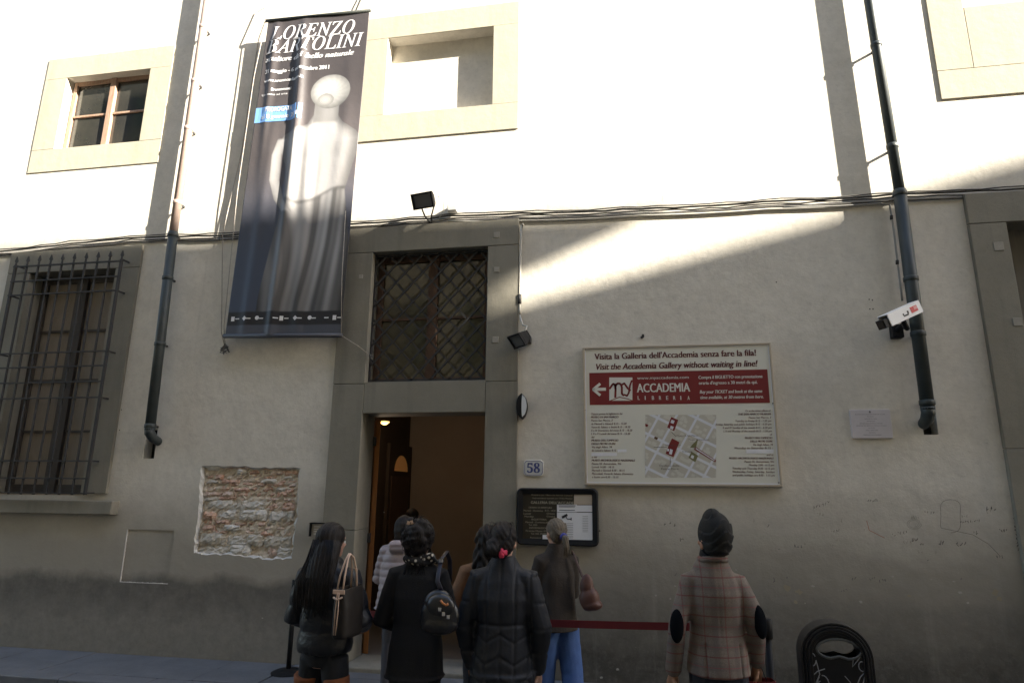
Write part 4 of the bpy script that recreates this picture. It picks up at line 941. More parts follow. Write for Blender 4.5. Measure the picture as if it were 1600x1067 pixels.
# pencil and marker scribbles, scuffs and chips on the lower wall
sc_ = Parts(); chips = Parts(); rg_ = random.Random(21)
def scrib(pts, w, mi):
    P = [W(*p) for p in pts]; ms = sc_.new()
    for a, b in zip(P, P[1:]):
        d = (b-a)
        if d.length < 1e-4: continue
        d.normalize(); n = Vector((-d.z, 0, d.x))*w*.65; ms.add([(q.x, -.0025, q.z) for q in (a-n, b-n, b+n, a+n)], [(0, 1, 2, 3)], mi)
def word(px, py, s_, n, mi=0, w=.004, tilt=0.):
    x = px
    for k in range(n):
        pts = [(x+rg_.uniform(0, s_*.7), py+tilt*(x-px)+rg_.uniform(-s_, s_*.2)) for _ in range(rg_.randint(3, 4))]; scrib(pts, w, mi); x += s_*.9
for a in ((1037, 820, 5, 1), (1046, 821, 6, 2), (1270, 795, 5, 6, 0, .003, -.35), (1355, 783, 4, 5), (1198, 822, 7, 1), (1240, 855, 6, 4), (1392, 838, 5, 6, 0, .003, -.2), (1425, 846, 6, 2), (1437, 852, 4, 2), (1466, 850, 6, 2), (1493, 852, 7, 3), (1500, 818, 4, 9, 0, .003, -.1), (1541, 797, 6, 3), (1060, 845, 5, 2), (1207, 908, 7, 1), (1372, 908, 5, 3), (1560, 830, 4, 4), (1330, 905, 5, 2)): word(*a)
for k in range(34): word(rg_.uniform(1010, 1560), rg_.uniform(800, 925), rg_.uniform(3, 6), rg_.randint(1, 4), rg_.choice((0, 2, 2)), .003, rg_.uniform(-.3, .2))
for k in range(9): word(1582+k*.9, 812+k*6, 4, 1)
scrib([(1354, 813), (1358, 828), (1370, 834), (1382, 840)], .004, 1)
scrib([(1485+18*math.sin(t)+3*math.sin(3*t), 806+26*math.cos(t)) for t in np.linspace(0, 5.5, 22)]+[(1520, 835), (1545, 850), (1562, 868)], .0025, 0)
scrib([(1428+12*math.cos(t)*(1-t/30), 818+9*math.sin(t)*(1-t/30)) for t in np.linspace(0, 14, 40)], .0025, 2)
sc_.build('wall_scribble', [mat('pencil', (.13, .12, .115), .8), mat('red marker', (.36, .14, .10), .7), mat('faint pencil', (.29, .27, .23), .8)], museum)
for (px, py, s_) in ((1230, 918, 10), (1248, 924, 8), (1243, 940, 7), (1490, 908, 3), (1512, 941, 3), (1555, 925, 9), (1562, 935, 6), (1270, 915, 4), (1395, 900, 3), (1420, 930, 5), (1150, 890, 3), (1345, 940, 4), (1500, 925, 4), (1055, 915, 3), (1455, 905, 2), (1258, 942, 2), (1025, 930, 3), (1047, 935, 3), (900, 1052, 5), (965, 1045, 4), (940, 1058, 4), (410, 965, 3), (600, 800, 2)):
    p = W(px, py); n = 9; r0 = s_*.0038
    chips.add([(p.x+r0*rg_.uniform(.5, 1.3)*math.cos(a), -.0022, p.z+r0*rg_.uniform(.4, 1.0)*math.sin(a)) for a in np.linspace(0, 6.283, n+1)[:-1]], [tuple(range(n))], 0 if s_ > 4 and px > 1000 else 1)
chips.build('plaster_chip', [mat('old plaster under paint', (.30, .255, .185), .95), mat('pale chipped plaster', (.36, .34, .30), .95)], museum)
# ---------------------------------------------------------------- lit ceiling lamp in the hall
p = W(601, 659, 1.0)
lamp = empty('ceiling_lamp', (p.x, p.y, p.z), 'small lit ceiling lamp glowing inside the doorway', 'lamp')
MB().tube([(0, 0, .05), (0, 0, hz1-p.z)], .006, 6).build('stem', M_IRON, lamp)
MB().loft([(0, 0, -.035, .012, .012), (0, 0, -.028, .035, .035), (0, 0, -.005, .06, .06), (0, 0, .005, .062, .062), (0, 0, .012, .02, .02)], 16).build('glass_shade', emis('glowing lamp glass', (1., .60, .18), .35), lamp, smooth=True)
pl_ = bpy.data.lights.new('lamp_bulb', 'POINT'); pl_.energy = 1.5; pl_.color = (1, .78, .55); pl_.shadow_soft_size = .05
plo = bpy.data.objects.new('lamp_bulb', pl_); col.objects.link(plo); plo.parent = lamp; plo.location = (0, 0, -.13)
# ================================================================ PEOPLE
def snoise(P, scale, seed):
    r = np.random.RandomState(seed); o = 0
    for k in range(7):
        d, e = r.normal(size=3), r.normal(size=3); d /= np.linalg.norm(d); e /= np.linalg.norm(e); p1, p2 = r.uniform(0, 6.28, 2)
        o = o+np.sin(P @ d*scale*r.uniform(.7, 1.4)+p1+1.4*np.sin(P @ e*scale*.6+p2))
    return o/7
def blob(mb, voxel, iters=4, disp=None, name='blob'):
    """fuse the intersecting closed shells of mb into one continuous smooth surface"""
    me = mb.mesh(name); o = bpy.data.objects.new(name, me); col.objects.link(o)
    fix_normals(me)
    r = o.modifiers.new('fuse', 'REMESH'); r.mode = 'VOXEL'; r.voxel_size = voxel; r.adaptivity = 0
    bpy.context.view_layer.update()
    out = bpy.data.meshes.new_from_object(o.evaluated_get(bpy.context.evaluated_depsgraph_get()))
    bpy.data.objects.remove(o); bpy.data.meshes.remove(me)
    n = len(out.vertices); co = np.empty(n*3); out.vertices.foreach_get('co', co); co = co.reshape(-1, 3)
    ed = np.empty(len(out.edges)*2, dtype=np.int64); out.edges.foreach_get('vertices', ed); ed = ed.reshape(-1, 2)
    deg = np.bincount(ed.ravel(), minlength=n)[:, None]
    for lam in [.6, -.62]*iters:
        s_ = np.zeros_like(co); np.add.at(s_, ed[:, 0], co[ed[:, 1]]); np.add.at(s_, ed[:, 1], co[ed[:, 0]]); co = co+lam*(s_/np.maximum(deg, 1)-co)
    out.vertices.foreach_set('co', co.ravel()); out.update()
    if disp:
        nr = np.empty(n*3); out.vertices.foreach_get('normal', nr); nr = nr.reshape(-1, 3)
        co = co+nr*disp(co, nr)[:, None]; out.vertices.foreach_set('co', co.ravel()); out.update()
    out.polygons.foreach_set('use_smooth', [True]*len(out.polygons))
    return out
def link(name, me, material, parent):
    me.materials.clear(); me.materials.append(material); me.name = name
    o = bpy.data.objects.new(name, me); col.objects.link(o); o.parent = parent; return o
def hair_mat(name, a, b):
    n = NT(name, .5); n.b.inputs['Specular IOR Level'].default_value = .2
    s_ = n.noise(1, 4, .6, stretch=(190, 190, 9))
    return n.done(n.mix(n.rng(s_, .35, .65), a, b), n.bump(s_, .004))
H_BLACK = hair_mat('black hair', (.010, .008, .008), (.022, .018, .017)); H_GREY = hair_mat('greying fair hair', (.085, .068, .05), (.17, .145, .115)); H_BROWN = hair_mat('dark brown hair', (.016, .011, .008), (.04, .028, .02))
M_SKIN = mat('skin light', (.50, .30, .22), .55, noise=(20, .4, (.44, .25, .18))); M_SKIN2 = mat('skin tan', (.36, .20, .13), .55, noise=(20, .4, (.30, .16, .10)))
M_EYE = mat('eye white', (.7, .7, .68), .2); M_PUP = mat('iris', (.03, .018, .012), .2)
def rotx(v, a): c, s_ = math.cos(a), math.sin(a); return Vector((v.x, v.y*c-v.z*s_, v.y*s_+v.z*c))
def head_frame(S, yaw, pit):
    base = Vector((0, .0, 1.42*S)); R = (Matrix.Rotation(yaw, 3, 'Z') @ Matrix.Rotation(pit, 3, 'X'))
    return lambda p: base+R @ (Vector(p)*S-Vector((0, 0, 1.42*S))), R
def finger_hand(mb, wrist, d, pn, S, side, curl=.5):
    """palm, four bent fingers of different length and a thumb off the side of the palm"""
    d = Vector(d).normalized(); pn = Vector(pn); pn = (pn-d*pn.dot(d)).normalized(); sd = d.cross(pn)*side
    w = Vector(wrist); pc = w+d*.045*S
    mb.tube([w-d*.03*S, w+d*.01*S, pc, w+d*.085*S], [.026*S, .027*S, .034*S, .030*S], 12, flat=(1, .6) if abs(pn.x) > .5 else (.6, 1), round_ends=True)
    for k, (off, ln, r) in enumerate(((-.030, .068, .0088), (-.010, .078, .0092), (.010, .072, .0090), (.029, .056, .0080))):
        p = w+d*.082*S+sd*off*S; a = d; pts = [p-d*.02*S, p]
        for seg_, f in enumerate((.45, .32, .25)):
            a = (a+pn*curl*(.55+.35*seg_)).normalized(); p = p+a*ln*S*f; pts.append(p)
        mb.tube(pts, [r*S, r*S, r*S*.95, r*S*.9, r*S*.8], 8, round_ends=True)
    t0 = w+d*.028*S-sd*.024*S
    mb.tube([t0, t0+(d*.5-sd*.8+pn*.2).normalized()*.032*S, t0+(d*.9-sd*.75+pn*.5).normalized()*.062*S, t0+(d*1.2-sd*.55+pn*.7).normalized()*.085*S], [.013*S, .0115*S, .010*S, .0085*S], 8, round_ends=True)
def make_person(label, px, py, y, ground, rot, arms, head=(0, 0), lean=0., skin=M_SKIN, top_extra=.02, voxel=.0095, name='person', legs=(.0, .0), stance=.095, cat='person', k=1.0, head_dz=0.):
    arms = [((a[0][0]*k, *a[0][1:]), (a[1][0]*k, *a[1][1:]), *a[2:]) for a in arms]
    p = W(px, py, y); h = p.z-ground-top_extra; S = h/1.65
    root = empty(name, (p.x, y, ground), label, cat, None, rot)
    hf0, R = head_frame(S, *head); hf = lambda q: hf0(q)+Vector((0, 0, head_dz))
    b = MB(); Z = lambda *q: Vector(q)*S
    b.loft([tuple(c*S for c in r) for r in ((0, 0, .77, .09, .08), (0, 0, .84, .135*k, .10), (0, .005, .95, .12*k, .085), (0, .01, 1.05, .11*k, .08), (0, .005, 1.20, .125*k, .09), (0, -.005, 1.28, .115*k, .07), (0, -.005, 1.34, .07, .055))], 20)
    b.tube([Z(0, -.008, 1.34), Z(0, 0, 1.42), hf((0, .012, 1.49))], [.060*S, .052*S, .052*S], 14, round_ends=True)
    # head: skull, face, jaw, brow, nose, lips, chin, ears
    E3 = lambda c, r, q=0: b.ell(hf(c), [v*S for v in r], R, 16, 10)
    E3((0, .0, 1.555), (.072, .092, .092)); E3((0, .028, 1.515), (.058, .062, .085)); E3((0, .05, 1.462), (.035, .035, .026)); E3((0, .078, 1.562), (.052, .016, .014))
    b.tube([hf((0, .086, 1.552)), hf((0, .100, 1.528)), hf((0, .108, 1.513))], [.009*S, .011*S, .014*S], 8, round_ends=True)
    E3((0, .086, 1.484), (.022, .010, .005)); E3((0, .085, 1.474), (.020, .010, .006)); E3((0, .074, 1.452), (.018, .016, .014))
    for s_ in (-1, 1):
        E3((s_*.074, -.004, 1.525), (.010, .020, .031)); E3((s_*.04, .06, 1.515), (.02, .02, .018))
        A = arms[0 if s_ < 0 else 1]; sh = Z(s_*.145*k, -.005, 1.278); el = Z(*A[0]); wr = Z(*A[1])
        b.tube([Z(s_*.08, -.005, 1.285), sh, sh.lerp(el, .5), el, el.lerp(wr, .35), wr], [.042*S, .041*S, .040*S, .033*S, .034*S, .024*S], 12, round_ends=True)
        d = (wr-el).normalized(); pn = Vector(A[2]) if len(A) > 2 else Vector((-s_, 0, 0))
        finger_hand(b, wr+d*.015*S, d, pn, S, s_ if len(A) < 4 else A[3], A[4] if len(A) > 4 else .5)
        fy = legs[0 if s_ < 0 else 1]
        hip, kn, an = Z(s_*.075, 0, .83), Z(s_*stance*.95, fy*.5+.02, .455), Z(s_*stance, fy, .075)
        b.tube([hip, hip.lerp(kn, .5), kn, kn.lerp(an, .3), an], [.066*S, .060*S, .046*S, .048*S, .033*S], 14, round_ends=True)
        b.tube([an+Z(0, -.03, -.03), an+Z(0, .05, -.045), an+Z(0, .13, -.05)], [.032*S, .032*S, .024*S], 10, round_ends=True)
    me = blob(b, voxel, 3); link('body', me, skin, root)
    for s_ in (-1, 1):
        e = MB().ell(hf((s_*.031, .0775, 1.535)), [.012*S]*3, None, 10, 8); e.build('eye', M_EYE, root, smooth=True)
        MB().ell(hf((s_*.031, .0868, 1.535)), [.0055*S, .004*S, .0055*S], R, 8, 6).build('iris', M_PUP, root, smooth=True)
    if lean: root.rotation_euler = (lean, 0, rot)
    return root, S, hf, R, Z, (arms, legs, stance, k)
def garment(name, root, S, info, rings, material, sleeve=(.062, .056, .046), sleeve_end=1.0, voxel=.0095, iters=5, disp=None, extra=None, sh_w=.165, sh_z=1.318):
    arms = info[0]; k = info[3]; sh_w = sh_w*k; sleeve = [q*(.5+.5*k) for q in sleeve]; b = MB(); Z = lambda *q: Vector(q)*S
    b.loft([tuple([r[3]*S if len(r) > 3 and False else 0, (r[3] if len(r) > 3 else 0)*S, r[0]*S, r[1]*S*(k if r[0] < 1.36 else 1), r[2]*S*(.5+.5*k), .9]) for r in rings], 28)
    for s_ in (-1, 1):
        A = arms[0 if s_ < 0 else 1]; sh, el, wr = Z(s_*sh_w, -.008, sh_z), Z(*A[0]), Z(*A[1]); wr = el.lerp(wr, sleeve_end)
        b.tube([Z(s_*.09, -.006, sh_z+.006), sh, sh.lerp(el, .45), el, el.lerp(wr, .5), wr], [sleeve[0]*.9*S, sleeve[0]*S, (sleeve[0]*.6+sleeve[1]*.4)*S, sleeve[1]*S, (sleeve[1]*.5+sleeve[2]*.5)*S, sleeve[2]*S], 14, round_ends=True)
    if extra: extra(b, Z)
    me = blob(b, voxel, iters, disp); return link(name, me, material, root)
def trousers(root, S, info, material, r=(.098, .074, .060, .050), seed=3, low=.085, name='trousers'):
    arms, legs, stance, k = info; b = MB(); Z = lambda *q: Vector(q)*S
    b.loft([tuple(c*S for c in q) for q in ((0, 0, .775, .11, .095), (0, 0, .84, .158*k, .115), (0, 0, .93, .148*k, .106), (0, 0, 1.0, .13*k, .096))], 24)
    for s_ in (-1, 1):
        fy = legs[0 if s_ < 0 else 1]; hip, kn, an = Z(s_*.078, 0, .83), Z(s_*stance*.95, fy*.5+.02, .455), Z(s_*stance, fy, low)
        b.tube([hip, hip.lerp(kn, .5), kn, kn.lerp(an, .5), an], [r[0]*S, (r[0]*.5+r[1]*.5)*S, r[1]*S, r[2]*S, r[3]*S], 16)
    return link(name, blob(b, .010, 4, lambda P, N: .006*snoise(P*np.array((1, 1, 2.2)), 26, seed)+.003*snoise(P, 60, seed+1)), material, root)
def shoes(root, S, info, material, top=.10, name='shoe'):
    arms, legs, stance, k = info; Z = lambda *q: Vector(q)*S
    for s_ in (-1, 1):
        fy = legs[0 if s_ < 0 else 1]; b = MB(); a = Z(s_*stance, fy, .075)
        b.tube([a+Z(0, -.035, -.030), a+Z(0, .03, -.033), a+Z(0, .10, -.043), a+Z(0, .155, -.048)], [.042*S, .041*S, .038*S, .026*S], 12, round_ends=True)
        b.tube([a+Z(0, -.01, -.02), a+Z(0, -.008, top-.075)], [.045*S, .044*S if top < .2 else .062*S], 12)
        b.box(a.x-.036*S, a.x+.036*S, a.y-.068*S, a.y+.165*S, .002, .022*S)
        link(name, blob(b, .008, 3), material, root)
def strands(mb, paths, r0, r1, n=5):
    for P in paths: mb.tube(P, list(np.linspace(r0, r1, len(P))), n)
def cap(hf, S, R, grow=0., low=1.47):
    b = MB(); g = grow
    b.ell(hf((0, -.012, 1.572)), [(.083+g)*S, (.098+g)*S, (.093+g)*S], R, 20, 12)
    b.ell(hf((0, -.045, 1.53)), [(.076+g)*S, (.065+g)*S, (.075+g)*S], R, 18, 10)
    return b
def gz(px, py, y, ground, S): return (W(px, py, y).z-ground)/S
rndp = random.Random(77)
# cloth materials
C_PUFF = mat('black puffer nylon', (.009, .010, .014), .42, bump=.004, bscale=45, spec=.4); C_BLACK = mat('black wool', (.010, .010, .012), .85, bump=.002, bscale=160)
C_NAVY = mat('dark navy quilted coat', (.014, .0155, .021), .6, bump=.002, bscale=60); C_PINK = mat('pale mauve puffer nylon', (.33, .275, .285), .45, bump=.003, bscale=40)
C_TAN = mat('tan suede', (.20, .105, .055), .85, noise=(8, .6, (.15, .075, .04)), bump=.003, bscale=40); C_BROWN = mat('dark brown jacket cloth', (.032, .025, .020), .85, noise=(9, .5, (.038, .03, .025)), bump=.003, bscale=70)
C_JEAN = mat('blue denim', (.055, .115, .30), .8, noise=(12, .6, (.035, .075, .21)), bump=.002, bscale=120); C_DARKJ = mat('dark trousers', (.012, .013, .017), .8, bump=.002, bscale=90)
C_BOOT = mat('rust suede boots', (.22, .075, .03), .8, noise=(12, .6, (.15, .05, .022))); C_SHOE = mat('dark leather shoe', (.02, .018, .017), .45); C_LEA = mat('black leather', (.014, .014, .016), .28, bump=.002, bscale=50, spec=.6)
folds = lambda amp, seed, zs=1.0, sc=16: (lambda P, N: amp*snoise(P*np.array((1, 1, zs)), sc, seed)+amp*.35*snoise(P, sc*2.6, seed+9))
def puffer(pitch, amp, seed, z0=0.):
    def f(P, N):
        w = np.abs(np.sin(math.pi*(P[:, 2]-z0+.012*snoise(P, 9, seed))/pitch)); return amp*(w**.55-.55)+.0045*(1-w)*snoise(P*np.array((1, 1, .25)), 120, seed+5)+.004*snoise(P*np.array((1, 1, .5)), 42, seed)+.002*snoise(P, 95, seed+1)
    return f
# ---------------------------------------------------------------- 1. long-haired woman in black puffer
def g1():
    y = -2.5
    root, S, hf, R, Z, info = make_person('woman with long straight black hair in a black puffer jacket, leftmost in the queue', 521, 815, y, ROAD_Z, -.12, [((-.285, .02, 1.05), (-.13, .20, .98)), ((.275, .0, 1.06), (.18, .22, 1.00))], head=(-.35, .02), stance=.13, legs=(.05, -.04), k=.9)
    hem = gz(505, 1016, y, ROAD_Z, S)
    garment('jacket', root, S, info, [(hem-.005, .10, .09), (hem, .195, .150), (hem+.05, .200, .155), (.95, .195, .150), (1.08, .185, .145), (1.20, .190, .150), (1.30, .185, .128), (1.37, .12, .095), (1.43, .075, .075), (1.445, .05, .05)], C_PUFF, (.082, .078, .058), .92, disp=puffer(.135*S, .011, 5, .05), sh_w=.172)
    trousers(root, S, info, C_DARKJ, r=(.090, .072, .060, .05), low=.2)
    for s_ in (-1, 1):
        fy = info[1][0 if s_ < 0 else 1]; b = MB(); kn, an = Z(s_*.124, fy*.5+.02, .455), Z(s_*.13, fy, .07); th = Z(s_*.106, -.01, .72)
        b.tube([an+Z(0, 0, -.03), an.lerp(kn, .55), kn, th], [.05*S, .064*S, .078*S, .086*S], 18); b.tube([an+Z(0, -.03, -.03), an+Z(0, .06, -.035), an+Z(0, .15, -.045)], [.04*S, .04*S, .026*S], 12, round_ends=True)
        link('boot', blob(b, .009, 3, folds(.004, 8)), C_BOOT, root)
    b = cap(hf, S, R, .006)
    b.loft([(-.035*S, -.10*S, 1.13*S, .06*S, .018*S), (-.03*S, -.135*S, 1.2*S, .115*S, .035*S), (-.015*S, -.125*S, 1.33*S, .125*S, .05*S), (-.005*S, -.085*S, 1.43*S, .105*S, .07*S), (0, -.045*S, 1.52*S, .09*S, .085*S), (0, -.02*S, 1.60*S, .06*S, .06*S)], 22)
    h = link('hair', blob(b, .009, 5, lambda P, N: .0025*np.sin(P[:, 0]*240+8*P[:, 2])), H_BLACK, root)
    st = MB()
    for k in range(150):
        a = rndp.uniform(-1, 1); x0, x1 = .08*a, .128*a-.02+rndp.uniform(-.02, .02); zl = rndp.uniform(1.07, 1.2)
        strands(st, [[Z(x0, -.10-.01*rndp.random(), 1.56), Z(x0*1.25, -.125-.012*rndp.random(), 1.44), Z(x1*.98, -.165-.014*rndp.random(), 1.30), Z(x1+rndp.uniform(-.01, .01), -.162, (zl+1.2)/2), Z(x1+rndp.uniform(-.02, .02), -.15, zl)]], .0045*S, .0012)
    st.build('hair_strands', H_BLACK, root, smooth=True)
    return root, S
g1()
# ---------------------------------------------------------------- 2. person in pale puffer stepping into the doorway
def g2():
    y = -.72
    root, S, hf, R, Z, info = make_person('person in a pale mauve hooded puffer coat stepping up into the doorway', 629, 806, y, .0, -.05, [((-.265, .06, 1.04), (-.15, .24, 1.0)), ((.265, .05, 1.04), (.16, .24, 1.0))], head=(-.1, -.05), legs=(-.02, .12), lean=-.04)
    hem = gz(600, 951, y, 0, S)
    garment('coat', root, S, info, [(hem-.004, .12, .10), (hem, .262, .185), (.80, .245, .175), (1.0, .22, .16), (1.16, .215, .155), (1.30, .20, .135), (1.37, .12, .10), (1.42, .07, .07)], C_PINK, (.084, .072, .055), .95, disp=puffer(.072*S, .011, 15),
            extra=lambda b, Z: b.tube([Z(-.075, -.06, 1.375), Z(-.05, -.125, 1.37), Z(.05, -.125, 1.37), Z(.075, -.06, 1.375)], [.05*S, .062*S, .062*S, .05*S], 14, round_ends=True))
    trousers(root, S, info, mat('grey trousers', (.055, .055, .065), .8)); shoes(root, S, info, C_SHOE)
    b = cap(hf, S, R, .016); b.ell(hf((.0, -.04, 1.47)), [.085*S, .07*S, .07*S], R)
    link('hair', blob(b, .009, 4, folds(.007, 4, .4, 50)), H_BLACK, root)
g2()
# ---------------------------------------------------------------- 3. woman in long black coat with scarf and hair clip
def g3():
    y = -2.38
    root, S, hf, R, Z, info = make_person('woman in a long black coat with pinned-up curly hair and a patterned scarf', 658, 808, y, ROAD_Z, .04, [((-.275, -.01, 1.03), (-.16, .19, .96)), ((.275, -.01, 1.03), (.17, .19, .98))], head=(-.1, .04), top_extra=.035, k=.86)
    hem = gz(665, 1056, y, ROAD_Z, S)
    garment('coat', root, S, info, [(hem-.004, .15, .12), (hem, .232, .185), (.72, .215, .168), (.88, .20, .15), (1.02, .172, .132), (1.18, .18, .138), (1.30, .178, .118), (1.365, .115, .09), (1.42, .07, .07)], C_BLACK, (.072, .064, .052), .97, disp=folds(.006, 21, .5, 14))
    trousers(root, S, info, C_DARKJ); shoes(root, S, info, C_SHOE, .3, 'boot')
    b = cap(hf, S, R, .018)
    for k in range(46):
        a, z = rndp.uniform(-2.9, -.2), rndp.uniform(1.46, 1.66); rr = .088*math.sqrt(max(.05, 1-((z-1.56)/.13)**2))
        b.ell(hf((rr*math.cos(a), -.02+1.1*rr*math.sin(a), z)), [rndp.uniform(.018, .034)*S]*3)
    b.ell(hf((.055, -.06, 1.60)), [.05*S, .05*S, .045*S]); b.ell(hf((.02, -.085, 1.50)), [.06*S, .04*S, .05*S])
    link('hair', blob(b, .008, 2, lambda P, N: .006*snoise(P, 75, 33)+.004*snoise(P, 150, 34)), H_BLACK, root)
    st = MB()
    for k in range(90):
        a, z = rndp.uniform(-3.1, 0), rndp.uniform(1.44, 1.69); rr = .10*math.sqrt(max(.05, 1-((z-1.56)/.15)**2))
        c = hf((rr*math.cos(a), -.02+1.15*rr*math.sin(a), z)); q = rndp.uniform(0, 6.28); pts = [c+Vector((.02*math.cos(q+t), .008*t-.01, .02*math.sin(q+t)-.004*t))*S for t in np.linspace(0, 4.2, 8)]
        strands(st, [pts], .0026, .0012)
    for k in range(14):
        x = rndp.uniform(-.06, .06); strands(st, [[Z(x, -.09, 1.47), Z(x+rndp.uniform(-.02, .02), -.115, 1.40), Z(x*1.3+rndp.uniform(-.03, .03), -.13, 1.33)]], .003, .0012)
    st.build('hair_strands', H_BLACK, root, smooth=True)
    b = MB()
    for k in range(12):
        t = k/12*6.283; t2 = (k+1)/12*6.283
        b.tube([Z(.082*math.cos(t), .085*math.sin(t)-.012, 1.415+.012*math.sin(2*t)), Z(.082*math.cos(t2), .085*math.sin(t2)-.012, 1.415+.012*math.sin(2*t2))], [.028*S, .028*S], 10, round_ends=True)
    b.tube([Z(.02, -.09, 1.43), Z(.09, -.07, 1.445), Z(.125, -.02, 1.40)], [.022*S, .026*S, .018*S], 10, round_ends=True)
    n = NT('black and white scarf', .85); v = n.t.nodes.new('ShaderNodeTexVoronoi'); v.inputs['Scale'].default_value = 38; n.L(n.pos, v.inputs['Vector'])
    link('scarf', blob(b, .008, 3, folds(.006, 31, 1, 50)), n.done(n.mix(n.rng(v.outputs['Distance'], .28, .42), (.62, .58, .50), (.02, .02, .022))), root)
    c = hf((-.035, -.088, 1.652)); b = MB()
    b.box(-.024, .024, -.008, .008, -.012, .012, M=Matrix.Translation(c) @ Matrix.Rotation(.25, 4, 'Y')); b.box(-.015, .022, -.014, -.009, -.008, .016, M=Matrix.Translation(c) @ Matrix.Rotation(-.3, 4, 'Y'))
    b.build('hair_clip', mat('tortoiseshell clip', (.55, .36, .24), .3), root, bevel=.003)
    return root, S
g3()
# ---------------------------------------------------------------- 4. person in tan coat, mostly hidden
def g4():
    y = -1.75
    root, S, hf, R, Z, info = make_person('person with wavy black hair in a tan jacket, half hidden behind the navy coat', 762, 820, y, ROAD_Z, .12, [((-.28, .0, 1.05), (-.17, .2, 1.0)), ((.27, 0, 1.05), (.17, .2, 1.0))], head=(.15, .05), k=.9)
    hem = gz(735, 955, y, ROAD_Z, S)
    garment('jacket', root, S, info, [(hem-.004, .12, .1), (hem, .20, .15), (.95, .19, .145), (1.08, .178, .135), (1.20, .185, .142), (1.30, .18, .12), (1.37, .11, .09), (1.42, .07, .07)], C_TAN, (.078, .068, .052), .95, disp=folds(.010, 41, .6, 18))
    trousers(root, S, info, C_DARKJ); shoes(root, S, info, C_SHOE)
    b = cap(hf, S, R, .016); b.loft([(-.01*S, -.09*S, 1.30*S, .07*S, .04*S), (-.01*S, -.09*S, 1.38*S, .105*S, .06*S), (0, -.06*S, 1.47*S, .10*S, .08*S), (0, -.04*S, 1.56*S, .08*S, .08*S)], 20)
    link('hair', blob(b, .009, 4, lambda P, N: .006*np.sin(P[:, 2]*75+4*np.sin(P[:, 0]*40))+.003*np.sin(P[:, 0]*200)), H_BLACK, root)
g4()
# ---------------------------------------------------------------- 5. woman in long navy quilted coat
def g5():
    y = -2.45
    root, S, hf, R, Z, info = make_person('woman in a long dark navy quilted coat with a pink flower hair tie', 788, 813, y, ROAD_Z, .03, [((-.262, -.02, 1.03), (-.225, .06, .80)), ((.262, -.02, 1.03), (.232, .05, .79))], head=(-.12, .05), k=.93)
    hem = gz(797, 1047, y, ROAD_Z, S)
    def quilt(P, N):
        x, z = P[:, 0]/S, P[:, 2]/S; o = .005*snoise(P, 20, 51)+.0025*snoise(P*np.array((1, 1, 2)), 50, 52)
        tor = np.abs(x) < .195; sx = np.abs(((x+.045) % .09)-.045); o = o-.0075*np.exp(-(sx/.009)**2)*(tor & (np.abs(N[:, 1]) > .3))
        ch = z-.55*np.abs(((x) % .18)-.09); d = np.abs(((ch+.06) % .12)-.06); o = o-.0065*np.exp(-(d/.009)**2)*tor*(z < 1.02)
        o = o-.008*np.exp(-((z-1.06)/.010)**2)*tor; d2 = np.abs(((z+.09) % .15)-.075); return o-.005*np.exp(-(d2/.010)**2)*(~tor)
    garment('coat', root, S, info, [(hem-.004, .15, .12), (hem, .222, .175), (.66, .215, .168), (.84, .208, .158), (.98, .185, .142), (1.07, .172, .134), (1.20, .188, .145), (1.30, .184, .122), (1.37, .12, .095), (1.43, .082, .082), (1.455, .07, .07)], C_NAVY, (.076, .068, .050), .98, voxel=.008, iters=4, disp=quilt, sh_w=.168)
    trousers(root, S, info, C_DARKJ); shoes(root, S, info, C_SHOE)
    b = cap(hf, S, R, .005); b.ell(hf((-.035, -.115, 1.50)), [.052*S, .042*S, .046*S]); b.ell(hf((-.03, -.10, 1.535)), [.06*S, .035*S, .04*S])
    link('hair', blob(b, .008, 4, lambda P, N: .0022*np.sin(P[:, 0]*190+P[:, 2]*130)), H_BLACK, root)
    st = MB()
    for k in range(70):
        a = rndp.uniform(-1, 1); strands(st, [[hf((.075*a, -.045, 1.635+rndp.uniform(-.02, .01))), hf((.082*a, -.092, 1.585)), hf((-.02+.06*a, -.115, 1.545)), hf((-.035+.045*a, -.14+rndp.uniform(-.012, .006), 1.50)), hf((-.03+.05*a, -.13, 1.455+rndp.uniform(-.01, .03)))]], .0022, .0009)
    for k in range(26):
        a = rndp.uniform(-1, 1); strands(st, [[hf((.07*a, -.03, 1.65)), hf((.085*a, -.05+rndp.uniform(-.03, .03), 1.66+rndp.uniform(0, .012))), hf((.10*a, -.06, 1.64))]], .001, .0006)
    st.build('hair_strands', H_BLACK, root, smooth=True)
    c = hf((.03, -.125, 1.487)); b = MB()
    for k in range(26):
        t, q = rndp.uniform(0, 6.28), rndp.uniform(.2, 1); b.ell(c+Vector((.024*q*math.cos(t), -.012*(1-q)-.004, .026*q*math.sin(t)))*S, [.010*S, .006*S, .010*S], Matrix.Rotation(t, 3, 'Y'), 8, 6)
    b.build('flower_hair_tie', mat('bright pink petals', (.75, .06, .13), .6), root, smooth=True)
g5()
